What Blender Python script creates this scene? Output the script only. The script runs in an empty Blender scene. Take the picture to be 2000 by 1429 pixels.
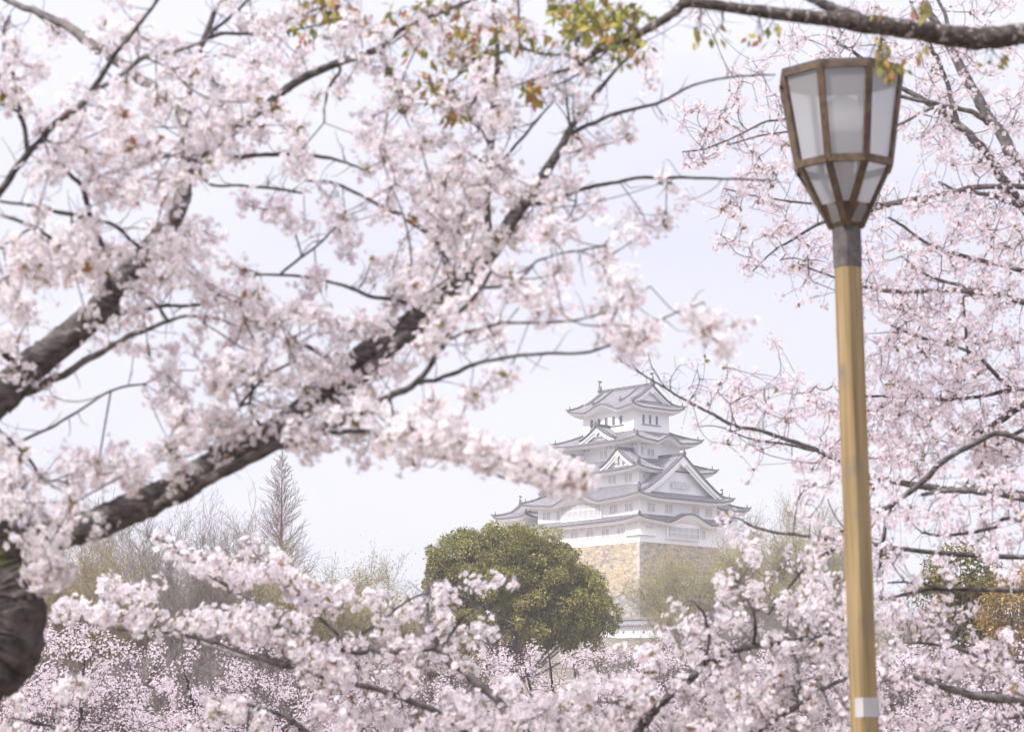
import bpy, math, random
import numpy as np
from mathutils import Vector

# ------------------------------------------------------------------ camera, sky, sun, exposure
SC = bpy.context.scene
COL = SC.collection
R = math.radians
F = 100 / 36 * 2000                       # focal length in pixels of the 2000 px wide photograph
PITCH = math.atan((1560 - 714.5) / F)
CZ = 1.6
cam_d = bpy.data.cameras.new("camera"); cam = bpy.data.objects.new("camera", cam_d); COL.objects.link(cam)
cam.location = (0, 0, CZ); cam.rotation_euler = (math.pi / 2 + PITCH, 0, 0)
cam_d.lens = 100; cam_d.sensor_width = 36; cam_d.clip_start = 0.2; cam_d.clip_end = 6000
cam_d.dof.use_dof = True; cam_d.dof.focus_distance = 250; cam_d.dof.aperture_fstop = 7.0
SC.camera = cam
ZENITH = 2.3
SUN_AZ, SUN_EL = math.atan2(-0.52, -0.85), R(47)
sd = bpy.data.lights.new("sun", 'SUN'); sun = bpy.data.objects.new("sun", sd); COL.objects.link(sun)
sd.energy = 4.1; sd.angle = R(1.5); sd.color = (1.0, 0.965, 0.93)
sdir = Vector((math.cos(SUN_EL) * math.cos(SUN_AZ), math.cos(SUN_EL) * math.sin(SUN_AZ), math.sin(SUN_EL)))
sun.rotation_euler = sdir.to_track_quat('Z', 'Y').to_euler(); sun.location = (0, 0, 120)
W = bpy.data.worlds.new("World"); SC.world = W; W.use_nodes = True
nt = W.node_tree; nt.nodes.clear()
out = nt.nodes.new('ShaderNodeOutputWorld'); bg = nt.nodes.new('ShaderNodeBackground')
sky = nt.nodes.new('ShaderNodeTexSky'); sky.sky_type = 'NISHITA'; sky.sun_disc = False
sky.sun_elevation = SUN_EL; sky.sun_rotation = math.pi / 2 - SUN_AZ; sky.dust_density = 4; sky.air_density = 1.0
tc = nt.nodes.new('ShaderNodeTexCoord'); mp = nt.nodes.new('ShaderNodeMapping'); mp.inputs['Scale'].default_value = (1.2, 1.2, 5.0)
nz = nt.nodes.new('ShaderNodeTexNoise'); nz.inputs['Scale'].default_value = 2.6; nz.inputs['Detail'].default_value = 5
rp = nt.nodes.new('ShaderNodeValToRGB')
rp.color_ramp.elements[0].position = 0.36; rp.color_ramp.elements[0].color = (7.1, 7.12, 8.3, 1)
rp.color_ramp.elements[1].position = 0.62; rp.color_ramp.elements[1].color = (7.8, 7.78, 8.8, 1)
mx = nt.nodes.new('ShaderNodeMix'); mx.data_type = 'RGBA'; mx.inputs[0].default_value = 0.93
L_ = nt.links.new
L_(tc.outputs['Generated'], mp.inputs['Vector']); L_(mp.outputs['Vector'], nz.inputs['Vector']); L_(nz.outputs['Fac'], rp.inputs['Fac'])
sx = nt.nodes.new('ShaderNodeSeparateXYZ'); mr = nt.nodes.new('ShaderNodeMapRange'); vm = nt.nodes.new('ShaderNodeVectorMath'); vm.operation = 'SCALE'
mr.inputs['From Min'].default_value = 0.22; mr.inputs['From Max'].default_value = 0.9; mr.inputs['To Min'].default_value = 1.0; mr.inputs['To Max'].default_value = ZENITH
L_(tc.outputs['Generated'], sx.inputs['Vector']); L_(sx.outputs['Z'], mr.inputs['Value'])
L_(rp.outputs['Color'], vm.inputs[0]); L_(mr.outputs['Result'], vm.inputs['Scale'])      # thin cloud, brighter overhead
L_(sky.outputs['Color'], mx.inputs[6]); L_(vm.outputs['Vector'], mx.inputs[7]); L_(mx.outputs[2], bg.inputs['Color'])
bg.inputs['Strength'].default_value = 0.1; L_(bg.outputs['Background'], out.inputs['Surface'])
SC.view_settings.view_transform = 'Standard'; SC.view_settings.look = 'None'
SC.view_settings.exposure = 0.28; SC.view_settings.gamma = 1
SC.render.engine = 'CYCLES'
SC.cycles.use_denoising = True
SC.cycles.max_bounces = 8; SC.cycles.diffuse_bounces = 4; SC.cycles.transmission_bounces = 6; SC.cycles.volume_bounces = 1
HAZE = 0.00027

rng = np.random.default_rng(7)
random.seed(7)

# ------------------------------------------------------------------ helpers
def P(x, y, Y):
    """World point at distance Y in front of the camera that the photograph shows at pixel (x, y)."""
    cx = (np.asarray(x, float) - 1000) / F; cy = (714.5 - np.asarray(y, float)) / F
    dy = math.cos(PITCH) - cy * math.sin(PITCH); dz = math.sin(PITCH) + cy * math.cos(PITCH)
    Y = np.asarray(Y, float)
    return np.stack([cx / dy * Y, np.broadcast_to(Y, np.shape(cx / dy * Y)), CZ + dz / dy * Y], -1)

def norm(v): return v / np.maximum(np.linalg.norm(v, axis=-1, keepdims=True), 1e-9)

class MB:
    def __init__(s): s.V = []; s.F = []; s.C = []; s.n = 0; s.has_c = False
    def add(s, V, Fs, col=None):
        V = np.asarray(V, float).reshape(-1, 3)
        if not isinstance(Fs, list) or (len(Fs) and not isinstance(Fs[0], np.ndarray)): Fs = [np.asarray(Fs, int)]
        for f in Fs: s.F.append(f + s.n)
        s.V.append(V); s.n += len(V)
        if col is not None: s.has_c = True
        c = np.ones((len(V), 3)); c[:] = 1 if col is None else np.asarray(col, float)
        s.C.append(c)
    def box(s, lo, hi, col=None):
        x0, y0, z0 = lo; x1, y1, z1 = hi
        V = [(x0,y0,z0),(x1,y0,z0),(x1,y1,z0),(x0,y1,z0),(x0,y0,z1),(x1,y0,z1),(x1,y1,z1),(x0,y1,z1)]
        s.add(V, np.array([(0,3,2,1),(4,5,6,7),(0,1,5,4),(1,2,6,5),(2,3,7,6),(3,0,4,7)]), col)
    def tube(s, pts, rad, n=8, col=None, cap=True):
        pts = np.asarray(pts, float); rad = np.broadcast_to(np.asarray(rad, float), (len(pts),))
        T = norm(np.gradient(pts, axis=0)); up = np.array([0, 0, 1.0])
        if abs(T[0] @ up) > 0.9: up = np.array([1.0, 0, 0])
        U = np.zeros_like(pts); u = norm(np.cross(T[0], up))
        for i in range(len(pts)):
            u = norm(u - T[i] * (u @ T[i])); U[i] = u
        Wv = np.cross(T, U); a = np.arange(n) * 2 * math.pi / n
        V = pts[:, None] + rad[:, None, None] * (np.cos(a)[None, :, None] * U[:, None] + np.sin(a)[None, :, None] * Wv[:, None])
        i = np.arange(len(pts) - 1)[:, None] * n; j = np.arange(n)[None]; k = (j + 1) % n
        Q = np.stack([i + j, i + k, i + n + k, i + n + j], -1).reshape(-1, 4)
        fs = [Q]
        if cap and n > 2: fs += [np.arange(n)[None, ::-1], (np.arange(n) + (len(pts) - 1) * n)[None]]
        s.add(V.reshape(-1, 3), fs, col)
    def segs(s, A, B, ra, rb, n=3, col=None):
        A = np.asarray(A, float); B = np.asarray(B, float)
        if len(A) == 0: return
        T = norm(B - A); ref = np.where(np.abs(T[:, 2:3]) > 0.9, np.array([[1.0, 0, 0]]), np.array([[0, 0, 1.0]]))
        U = norm(np.cross(T, ref)); Wv = np.cross(T, U); a = np.arange(n) * 2 * math.pi / n
        ring = np.cos(a)[None, :, None] * U[:, None] + np.sin(a)[None, :, None] * Wv[:, None]
        ra = np.broadcast_to(np.asarray(ra, float), (len(A),)); rb = np.broadcast_to(np.asarray(rb, float), (len(A),))
        V = np.concatenate([A[:, None] + ring * ra[:, None, None], B[:, None] + ring * rb[:, None, None]], 1)
        i = np.arange(len(A))[:, None] * 2 * n; j = np.arange(n)[None]; k = (j + 1) % n
        Q = np.stack([i + j, i + k, i + n + k, i + n + j], -1).reshape(-1, 4)
        if col is not None:
            col = np.asarray(col, float)
            if col.ndim == 2: col = np.repeat(col, 2 * n, 0)
        s.add(V.reshape(-1, 3), [Q], col)
    def build(s, name, mat, parent=None, smooth=False):
        me = bpy.data.meshes.new(name)
        V = np.concatenate(s.V).astype(np.float32)
        Ls = np.concatenate([f.reshape(-1) for f in s.F]).astype(np.int32)
        tot = np.concatenate([np.full(len(f), f.shape[1]) for f in s.F]).astype(np.int32)
        st = np.concatenate([[0], np.cumsum(tot)[:-1]]).astype(np.int32)
        me.vertices.add(len(V)); me.vertices.foreach_set('co', V.ravel())
        me.loops.add(len(Ls)); me.loops.foreach_set('vertex_index', Ls)
        me.polygons.add(len(tot)); me.polygons.foreach_set('loop_start', st); me.polygons.foreach_set('loop_total', tot)
        me.polygons.foreach_set('use_smooth', np.full(len(tot), bool(smooth)))
        if s.has_c:
            ca = me.color_attributes.new('Col', 'FLOAT_COLOR', 'POINT')
            C = np.concatenate(s.C); C = np.concatenate([C, np.ones((len(C), 1))], 1).astype(np.float32)
            ca.data.foreach_set('color', C.ravel())
        me.update(calc_edges=True); me.validate()
        me.materials.append(mat)
        o = bpy.data.objects.new(name, me); COL.objects.link(o)
        if parent is not None: o.parent = parent
        return o

def tag(o, label=None, cat=None, group=None, kind=None):
    for k, v in (('label', label), ('category', cat), ('group', group), ('kind', kind)):
        if v: o[k] = v
    return o
def empty(name, loc=(0, 0, 0), rz=0.0):
    o = bpy.data.objects.new(name, None); COL.objects.link(o); o.location = loc; o.rotation_euler = (0, 0, rz)
    o.empty_display_size = 0.3; return o

def material(name, c1, c2=None, scale=6.0, rough=0.8, detail=6, lo=0.38, hi=0.62, bump=0.0, stretch=None, spec=0.3, c3=None, scale3=30.0, lo3=0.6, hi3=0.7):
    m = bpy.data.materials.new(name); m.use_nodes = True; n = m.node_tree; b = n.nodes['Principled BSDF']
    b.inputs['Roughness'].default_value = rough; b.inputs['Specular IOR Level'].default_value = spec
    t = n.nodes.new('ShaderNodeTexCoord'); mpn = n.nodes.new('ShaderNodeMapping'); n.links.new(t.outputs['Object'], mpn.inputs['Vector'])
    if stretch: mpn.inputs['Scale'].default_value = stretch
    z = n.nodes.new('ShaderNodeTexNoise'); z.inputs['Scale'].default_value = scale; z.inputs['Detail'].default_value = detail
    n.links.new(mpn.outputs['Vector'], z.inputs['Vector'])
    r = n.nodes.new('ShaderNodeValToRGB'); e = r.color_ramp.elements
    e[0].position = lo; e[0].color = (*c1, 1); e[1].position = hi; e[1].color = (*(c2 or c1), 1)
    n.links.new(z.outputs['Fac'], r.inputs['Fac']); last = r.outputs['Color']
    if c3:
        z3 = n.nodes.new('ShaderNodeTexNoise'); z3.inputs['Scale'].default_value = scale3; z3.inputs['Detail'].default_value = 3
        n.links.new(t.outputs['Object'], z3.inputs['Vector'])
        mr = n.nodes.new('ShaderNodeMapRange'); mr.inputs['From Min'].default_value = lo3; mr.inputs['From Max'].default_value = hi3
        n.links.new(z3.outputs['Fac'], mr.inputs['Value'])
        mm = n.nodes.new('ShaderNodeMix'); mm.data_type = 'RGBA'; mm.inputs[7].default_value = (*c3, 1)
        n.links.new(mr.outputs['Result'], mm.inputs[0]); n.links.new(last, mm.inputs[6]); last = mm.outputs[2]
    n.links.new(last, b.inputs['Base Color'])
    if bump:
        bn = n.nodes.new('ShaderNodeBump'); bn.inputs['Strength'].default_value = bump; bn.inputs['Distance'].default_value = 0.02
        n.links.new(z.outputs['Fac'], bn.inputs['Height']); n.links.new(bn.outputs['Normal'], b.inputs['Normal'])
    return m

def leaf_material(name, trans=0.35):
    """Petals and leaves: the colour of each petal or leaf comes from its own attribute; light passes through."""
    m = bpy.data.materials.new(name); m.use_nodes = True; n = m.node_tree; n.nodes.clear()
    o = n.nodes.new('ShaderNodeOutputMaterial'); a = n.nodes.new('ShaderNodeVertexColor'); a.layer_name = 'Col'
    d = n.nodes.new('ShaderNodeBsdfDiffuse'); t = n.nodes.new('ShaderNodeBsdfTranslucent'); x = n.nodes.new('ShaderNodeMixShader')
    x.inputs[0].default_value = trans
    n.links.new(a.outputs['Color'], d.inputs['Color']); n.links.new(a.outputs['Color'], t.inputs['Color'])
    n.links.new(d.outputs[0], x.inputs[1]); n.links.new(t.outputs[0], x.inputs[2]); n.links.new(x.outputs[0], o.inputs['Surface'])
    return m

M = {}
M['bark'] = material('cherry_bark', (.055, .047, .045), (.145, .128, .124), 22, .92, 9, .36, .64, 1.0, (1, 1, 2.6), c3=(.27, .26, .24), scale3=11, lo3=.57, hi3=.68)
M['bark_moss'] = material('mossy_bark', (.042, .035, .033), (.12, .104, .099), 17, .92, 9, .36, .66, 1.0, c3=(.11, .115, .03), scale3=7, lo3=.56, hi3=.66)
M['bark_pale'] = material('pale_bark', (.09, .078, .074), (.22, .20, .19), 26, .9, 7, .35, .65, .5)
M['bark_lichen'] = material('lichen_bark', (.042, .034, .03), (.12, .098, .086), 34, .92, 8, .35, .65, .9, c3=(.36, .325, .30), scale3=38, lo3=.58, hi3=.66)
M['twig'] = material('twig_bark', (.09, .068, .07), (.155, .125, .128), 20, .9)
M['twig_grey'] = material('bare_twig', (.185, .152, .142), (.27, .232, .212), 1.5, .9)
M['twig_red'] = material('bare_conifer_twig', (.22, .165, .15), (.30, .24, .22), 1.5, .9)
M['petal'] = leaf_material('petals', .48)
M['petal_far'] = leaf_material('thin_petals', .55)
M['leaf'] = leaf_material('leaves', .25)

# ------------------------------------------------------------------ ground and hill
def h(x, y):
    x, y = np.asarray(x, float), np.asarray(y, float)
    prof = np.interp(y, [0, 60, 200, 330, 430, 512, 522, 534, 560, 640, 800, 1500], [0, 0, 2.5, 8, 17, 28, 30.5, 35, 36.4, 36.4, 20, 5])
    side = np.exp(-np.clip((np.abs(x - 23) - 45) / 120.0, 0, None) ** 2)
    return 2.0 * np.clip((y - 60) / 200.0, 0, 1) * (1 - side) + prof * side + .4 * np.sin(x * .05) * np.clip(y / 100., 0, 1)
g = MB(); gx = np.concatenate([np.linspace(-900, -200, 15)[:-1], np.linspace(-200, 250, 91), np.linspace(250, 900, 15)[1:]])
gy = np.concatenate([np.linspace(-120, 0, 5)[:-1], np.linspace(0, 800, 161), np.linspace(800, 1500, 15)[1:]])
GX, GY = np.meshgrid(gx, gy); nxg, nyg = len(gx), len(gy)
idx = np.arange(nxg * nyg).reshape(nyg, nxg)
g.add(np.stack([GX, GY, h(GX, GY)], -1).reshape(-1, 3), np.stack([idx[:-1, :-1], idx[:-1, 1:], idx[1:, 1:], idx[1:, :-1]], -1).reshape(-1, 4))
M['ground'] = material('ground', (.13, .105, .075), (.22, .18, .13), .35, .95, 9, c3=(.17, .145, .11), scale3=.2, lo3=.5, hi3=.6)
tag(g.build('ground', M['ground'], smooth=True), kind='structure')

# ------------------------------------------------------------------ castle
TH = R(41.5)
O = np.array([0, 0, CZ]) + (P(1249.5, 1057, 556.0) - np.array([0, 0, CZ]))
Bv = np.array([math.cos(TH), math.sin(TH), 0]); Av = np.array([-math.sin(TH), math.cos(TH), 0])
M['plaster'] = material('white_plaster', (.83, .82, .83), (.88, .87, .88), .35, .9, 8, .3, .7)
M['tile'] = material('roof_tile', (.16, .15, .165), (.255, .24, .257), 1.2, .75, 8, .3, .7, c3=(.40, .385, .40), scale3=7, lo3=.54, hi3=.64)
M['tile_dark'] = material('ridge_tile', (.09, .084, .094), (.165, .153, .167), 2.5, .8, 5)
M['window'] = material('dark_opening', (.10, .10, .115), (.14, .14, .155), 2, .7)
M['window_pale'] = material('shuttered_opening', (.15, .147, .16), (.20, .195, .21), 2, .8)

def skirt(rect, e, ze, zt, inner, lift=.6, bumps=(), roll=.42, zin=None):
    """Four hipped roof planes from the eave outline in to the inner rectangle. Returns tiles, white eave underside, dark hip ridges."""
    x0, x1, y0, y1 = rect; ix0, ix1, iy0, iy1 = inner
    oc = [(x0 - e, y0 - e), (x1 + e, y0 - e), (x1 + e, y1 + e), (x0 - e, y1 + e)]
    ic = [(ix0, iy0), (ix1, iy0), (ix1, iy1), (ix0, iy1)]
    wc = [(x0, y0), (x1, y0), (x1, y1), (x0, y1)]
    tiles, eave, ridges, edge = MB(), MB(), [], MB()
    def zf(side, s, t, L):
        k = np.abs(2 * s - 1)
        z = ze + (zt - ze) * (.72 * t + .28 * t * t) + lift * np.clip((k - .45) / .55, 0, 1) ** 2.2 * (1 - t) ** 1.3
        for (sd_, c, hw, hh) in bumps:
            if sd_ == side:
                u = (s * L - c) / hw
                b = hh * np.where(np.abs(u) < 1, np.cos(np.clip(u, -1, 1) * math.pi / 2) ** 1.7, 0) - .12 * hh * np.exp(-((np.abs(u) - 1.12) / .22) ** 2)
                z = np.maximum(z, ze + b + .12 * t) + np.minimum(b, 0) * (1 - t)
        return z
    for i in range(4):
        a, b = np.array(oc[i]), np.array(oc[(i + 1) % 4]); c, d = np.array(ic[i]), np.array(ic[(i + 1) % 4])
        wa, wb = np.array(wc[i]), np.array(wc[(i + 1) % 4])
        L = np.linalg.norm(b - a); ns = max(4, int(L / roll)) * 4 + 1; nt_ = 9
        s = np.linspace(0, 1, ns); t = np.linspace(0, 1, nt_); S, Tt = np.meshgrid(s, t)
        xy = (a + (b - a) * S[..., None]) * (1 - Tt[..., None]) + (c + (d - c) * S[..., None]) * Tt[..., None]
        Z = zf(i, S, Tt, L)
        rl = np.tile(np.array([0, .12, .12, 0]), ns)[:ns]
        V = np.concatenate([xy, (Z + rl[None])[..., None]], -1)
        # a hanging front edge of the end tiles
        front = V[0].copy(); front[:, 2] = zf(i, s, 0 * s, L) - .16
        V = np.concatenate([front[None], V], 0); ny_ = nt_ + 1
        id_ = np.arange(ns * ny_).reshape(ny_, ns)
        tiles.add(V.reshape(-1, 3), np.stack([id_[:-1, :-1], id_[:-1, 1:], id_[1:, 1:], id_[1:, :-1]], -1).reshape(-1, 4))
        ed = np.stack([np.concatenate([xy[0] + o_ * norm(xy[0] - xy[1]), (Z[0] + rl * k_ + q_)[:, None]], -1) for o_, k_, q_ in ((.02, 1, .05), (.05, .6, -.02), (.05, .3, -.24), (-.1, .3, -.24))])
        id_ = np.arange(ns * 4).reshape(4, ns); edge.add(ed.reshape(-1, 3), np.stack([id_[:-1, :-1], id_[:-1, 1:], id_[1:, 1:], id_[1:, :-1]], -1).reshape(-1, 4))
        # white eave: fascia scalloped by rafter ends, then soffit up to the wall
        cen = np.array([(x0 + x1) / 2, (y0 + y1) / 2])
        inn = norm(np.array([-(b - a)[1], (b - a)[0]]))
        ns2 = max(4, int(L / .5)) * 2 + 1; s = np.linspace(0, 1, ns2)
        z0 = zf(i, s, 0 * s, L); zig = np.where(np.arange(ns2) % 2 == 0, .0, .16)
        base = a + (b - a) * s[:, None]; wl = wa + (wb - wa) * s[:, None]
        def row(f, z): return np.concatenate([base * (1 - f) + wl * f, np.broadcast_to(z, (ns2,))[:, None]], -1)
        Vs = np.stack([row(.03, z0 - .14), row(.05, z0 - .40), row(.16, z0 - .42), row(.18, z0 - .60 - zig), row(.55, z0 * .5 + (ze) * .5 - .55 - zig * .7), row(1.0, ze - .42 + 0 * z0)], 0)
        id_ = np.arange(ns2 * 6).reshape(6, ns2)
        eave.add(Vs.reshape(-1, 3), np.stack([id_[:-1, :-1], id_[1:, :-1], id_[1:, 1:], id_[:-1, 1:]], -1).reshape(-1, 4))
        # hip ridge on the corner a -> c
        ridge = MB(); ridges.append(ridge)
        tt = np.linspace(0, 1, 10)
        pts = np.concatenate([a * (1 - tt[:, None]) + c * tt[:, None], (zf(i, 0 * tt, tt, L) + .2)[:, None]], -1)
        ridge.tube(pts, .26, 6)
        oni(ridge, pts[1] + np.array([0, 0, .12]), norm(np.append(a - c, 0)), .62)
        tp = pts[0] + norm(np.append(a - c, 0)) * .25
        ridge.tube([pts[0], tp + [0, 0, .12], tp + norm(np.append(a - c, 0)) * .2 + [0, 0, .4]], [.22, .16, .04], 6)
    return tiles, eave, ridges, edge

def oni(mb, p, d, s=1.0):
    """Pointed demon-face ridge end tile, facing along d."""
    d = np.asarray(d, float); q = np.array([-d[1], d[0], 0]); z = np.array([0, 0, 1.0])
    prof = [(-.42, 0), (-.48, .35), (-.3, .62), (-.12, .85), (0, 1.15), (.12, .85), (.3, .62), (.48, .35), (.42, 0)]
    A = [p + s * (q * u + z * v) for u, v in prof]; B = [a - d * .3 * s for a in A]
    n = len(A); V = np.array(A + B); i = np.arange(n); j = (i + 1) % n
    mb.add(V, [np.arange(n)[None], (np.arange(n)[::-1] + n)[None], np.stack([i, i + n, j + n, j], -1)])

def gable(center, direction, hw, zb, za, depth, over=.7, inset=.5, curve=1.3, roll=.42, two=False, windows=0, win_z=.35):
    """Gabled roof whose ridge runs from the front (center) back along -direction. Returns tiles, boards, pediment, ridge, extra window spots."""
    c = np.array([*center, 0.0]); d = np.array([*direction, 0.0]); q = np.array([-d[1], d[0], 0.0]); Z = np.array([0, 0, 1.0])
    tiles, boards, ped, ridge = MB(), {}, MB(), MB()
    def zc(u): return zb + (za - zb) * (1 - u) ** curve
    f0, f1 = over, -(depth + (over if two else 0))
    nr = max(3, int((f0 - f1) / roll)) * 4 + 1
    ff = np.linspace(f0, f1, nr); uu = np.linspace(0, 1, 12)
    rl = np.tile(np.array([0, .12, .12, 0]), nr)[:nr]
    for sg in (-1, 1):
        V = c + d * ff[None, :, None] + q * (sg * hw * uu)[:, None, None] + Z * (zc(uu)[:, None] + rl[None])[..., None]
        id_ = np.arange(12 * nr).reshape(12, nr); Q = np.stack([id_[:-1, :-1], id_[:-1, 1:], id_[1:, 1:], id_[1:, :-1]], -1).reshape(-1, 4)
        tiles.add(V.reshape(-1, 3), Q if sg < 0 else Q[:, ::-1])
        ends = [(f0, 1)] + ([(f1, -1)] if two else [])
        for fe, sgn in ends:
            board = boards.setdefault((sgn, sg), MB())
            edge = c + d * fe + q * (sg * hw * uu)[:, None] + Z * (zc(uu) + .10)[:, None]
            ridge.tube(edge, .20, 6)
            edge2 = c + d * (fe - sgn * .75) + q * (sg * hw * uu)[:, None] + Z * (zc(uu) + .18)[:, None]
            ridge.tube(edge2[1:], .17, 6)
            bw = .075 * (za - zb) + .42
            lo = zc(uu) - bw * (1.05 - .25 * uu)
            up = zc(uu) - .10
            for k, (fa) in enumerate((fe - sgn * .12,)):
                A = c + d * fa + q * (sg * hw * uu)[:, None] + Z * up[:, None]
                B = c + d * fa + q * (sg * hw * uu)[:, None] + Z * lo[:, None]
                A2 = A - d * sgn * .25; B2 = B - d * sgn * .25
                V = np.concatenate([A, B, A2, B2]); i = np.arange(11)
                board.add(V, [np.stack([i, i + 1, i + 13, i + 12], -1), np.stack([i + 12, i + 13, i + 37, i + 36], -1), np.stack([i + 24, i + 25, i + 37, i + 36], -1), np.stack([i, i + 1, i + 25, i + 24], -1)])
            # second, stepped-in board
            A = c + d * (fe - sgn * .40) + q * (sg * hw * uu)[:, None] + Z * (up - .2)[:, None]
            B = A - Z * (bw * 1.45) * (1.02 - .3 * uu)[:, None]
            V = np.concatenate([A, B]); i = np.arange(11); board.add(V, [np.stack([i, i + 1, i + 13, i + 12], -1)])
    for fe, sgn in [(f0, 1)] + ([(f1, -1)] if two else []):
        fp = fe - sgn * (over + inset - .05)
        uu2 = np.linspace(-1, 1, 23)
        top = c + d * fp + q * (hw * uu2)[:, None] + Z * (zc(np.abs(uu2)) - .15)[:, None]
        bot = top.copy(); bot[:, 2] = zb - 1.2
        V = np.concatenate([top, bot]); i = np.arange(22); ped.add(V, [np.stack([i, i + 1, i + 24, i + 23], -1)])
        hgt = za - zb; s = .5 + .10 * hgt; board = boards.setdefault((sgn, 0), MB())
        # hanging carved pendant under the peak
        prof = [(0, -1.55), (-.22, -1.2), (-.62, -1.05), (-.95, -.55), (-.7, -.35), (-.35, -.1), (0, 0), (.35, -.1), (.7, -.35), (.95, -.55), (.62, -1.05), (.22, -1.2)]
        pc = c + d * (fe - sgn * .08) + Z * (za - .55)
        A = [pc + s * (q * u + Z * v) for u, v in prof]; B = [a - d * sgn * .2 for a in A]; n = len(A); i = np.arange(n); j = (i + 1) % n
        board.add(np.array(A + B), [np.arange(n)[None], np.stack([i, i + n, j + n, j], -1)])
        # ledge strip at the foot of the pediment
        rz = zb + .05; board = boards.setdefault((sgn, 2), MB())
        board.add(np.array([c + d * (fp + sgn * .05) - q * hw * .8 + Z * rz, c + d * (fp + sgn * .05) + q * hw * .8 + Z * rz, c + d * (fp + sgn * .05) + q * hw * .76 + Z * (rz + .3), c + d * (fp + sgn * .05) - q * hw * .76 + Z * (rz + .3)]), np.array([[0, 1, 2, 3]]))
    # ridge
    rp_ = np.array([c + d * (f0 + .1) + Z * (za + .22), c + d * f1 + Z * (za + .22)])
    w = np.stack([q * .28 - Z * .3, q * .24 + Z * .32, -q * .24 + Z * .32, -q * .28 - Z * .3])
    V = np.concatenate([rp_[0] + w, rp_[1] + w]); ridge.add(V, [np.array([(0, 1, 5, 4), (1, 2, 6, 5), (2, 3, 7, 6), (0, 3, 2, 1), (4, 5, 6, 7)])])
    oni(ridge, c + d * (f0 + .3) + Z * (za + .05), d, .95)
    for sg in (-1, 1):
        oni(ridge, c + d * (f0 + .05) + q * sg * hw * .97 + Z * (zc(.97) + .05), norm(d + q * sg), .6)
    return tiles, boards, ped, ridge

def put_gable(parent, label, parts):
    tiles, boards, ped, ridge = parts
    gob = ped.build('gable', M['plaster'], parent)
    if label: gob['label'] = label
    tiles.build('gable_roof', M['tile'], gob); [b.build({0: 'gable_pendant', 2: 'sill'}.get(k[1], 'bargeboard'), M['plaster'], gob) for k, b in boards.items()]; ridge.build('ridge', M['tile_dark'], gob)
    return gob
def put_roof(parent, label, sk):
    t, e, r, d = sk
    ro = t.build('roof', M['tile'], parent)
    if label: ro['label'] = label
    e.build('eave', M['plaster'], ro); [q.build('ridge', M['tile_dark'], ro) for q in r]; d.build('edge_tiles', M['tile_dark'], ro)
    return ro
def wall(parent, rect, z0, z1, label=None):
    mb = MB(); x0, x1, y0, y1 = rect; mb.box((x0, y0, z0), (x1, y1, z1))
    o = mb.build('wall', M['plaster'], parent)
    if label: o['label'] = label
    return o
def window(parent, face, plane, u, z, w, hgt, bars=3, mat='window_pale', name='window', proud=.12, barw=.08, rails=0, label=None):
    """face 'L': wall x = plane looking to -x, u along y. face 'R': wall y = plane looking to -y, u along x."""
    back, fr = MB(), MB()
    def bx(mb, u0, u1, z0, z1, p0, p1):
        if face == 'L': mb.box((plane - p1, u0, z0), (plane - p0, u1, z1))
        else: mb.box((u0, plane - p1, z0), (u1, plane - p0, z1))
    bx(back, u - w / 2, u + w / 2, z - hgt / 2, z + hgt / 2, -.05, .03)
    f = .07
    bx(fr, u - w / 2 - f, u - w / 2, z - hgt / 2 - f, z + hgt / 2 + f, -.05, proud); bx(fr, u + w / 2, u + w / 2 + f, z - hgt / 2 - f, z + hgt / 2 + f, -.05, proud)
    bx(fr, u - w / 2, u + w / 2, z + hgt / 2, z + hgt / 2 + f, -.05, proud - .003); bx(fr, u - w / 2, u + w / 2, z - hgt / 2 - f, z - hgt / 2, -.05, proud - .003)
    for k in range(bars):
        c = u - w / 2 + w * (k + 1) / (bars + 1); bx(fr, c - barw / 2, c + barw / 2, z - hgt / 2, z + hgt / 2, .031, proud - .02)
    for k in range(rails):
        c = z - hgt / 2 + hgt * (k + 1) / (rails + 1); bx(fr, u - w / 2, u + w / 2, c - .05, c + .05, .031, proud - .01)
    o = back.build(name, M[mat], parent); fr.build('lattice', M['plaster'], o)
    if label: o['label'] = label
    return o

def shachi(parent, p, d, s=1.0):
    """Fish shaped ridge ornament standing on its head, tail up."""
    mb = MB(); d = np.array([*d, 0.0]); Z = np.array([0, 0, 1.0]); p = np.asarray(p, float)
    prof = [(.25, 0), (.28, .35), (.12, .75), (-.08, 1.1), (-.1, 1.45), (.1, 1.75)]
    mb.tube([p + s * (d * u + Z * v) for u, v in prof], s * np.array([.3, .36, .27, .2, .13, .07]), 7)
    q = np.array([-d[1], d[0], 0])
    for sg in (-1, 0, 1):
        a = p + s * (d * .0 + Z * 1.6)
        mb.add(np.array([a, a + s * (d * .55 + q * .25 * sg + Z * .25), a + s * (d * .2 + q * .4 * sg + Z * .62), a + s * (-d * .35 + q * .2 * sg + Z * .5)]), np.array([[0, 1, 2, 3]]))
    mb.add(np.array([p + s * (d * .3 + Z * .6), p + s * (d * .85 + Z * .95), p + s * (d * .2 + Z * 1.0)]), np.array([[0, 1, 2]]))
    mb.add(np.array([p + s * (-d * .1 + Z * .5), p + s * (-d * .55 + Z * .8), p + s * (-d * .2 + Z * 1.0)]), np.array([[0, 1, 2]]))
    mb.box(p - .3 * s, p + .3 * s)
    return mb.build('roof_ornament', M['tile_dark'], parent)

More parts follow.
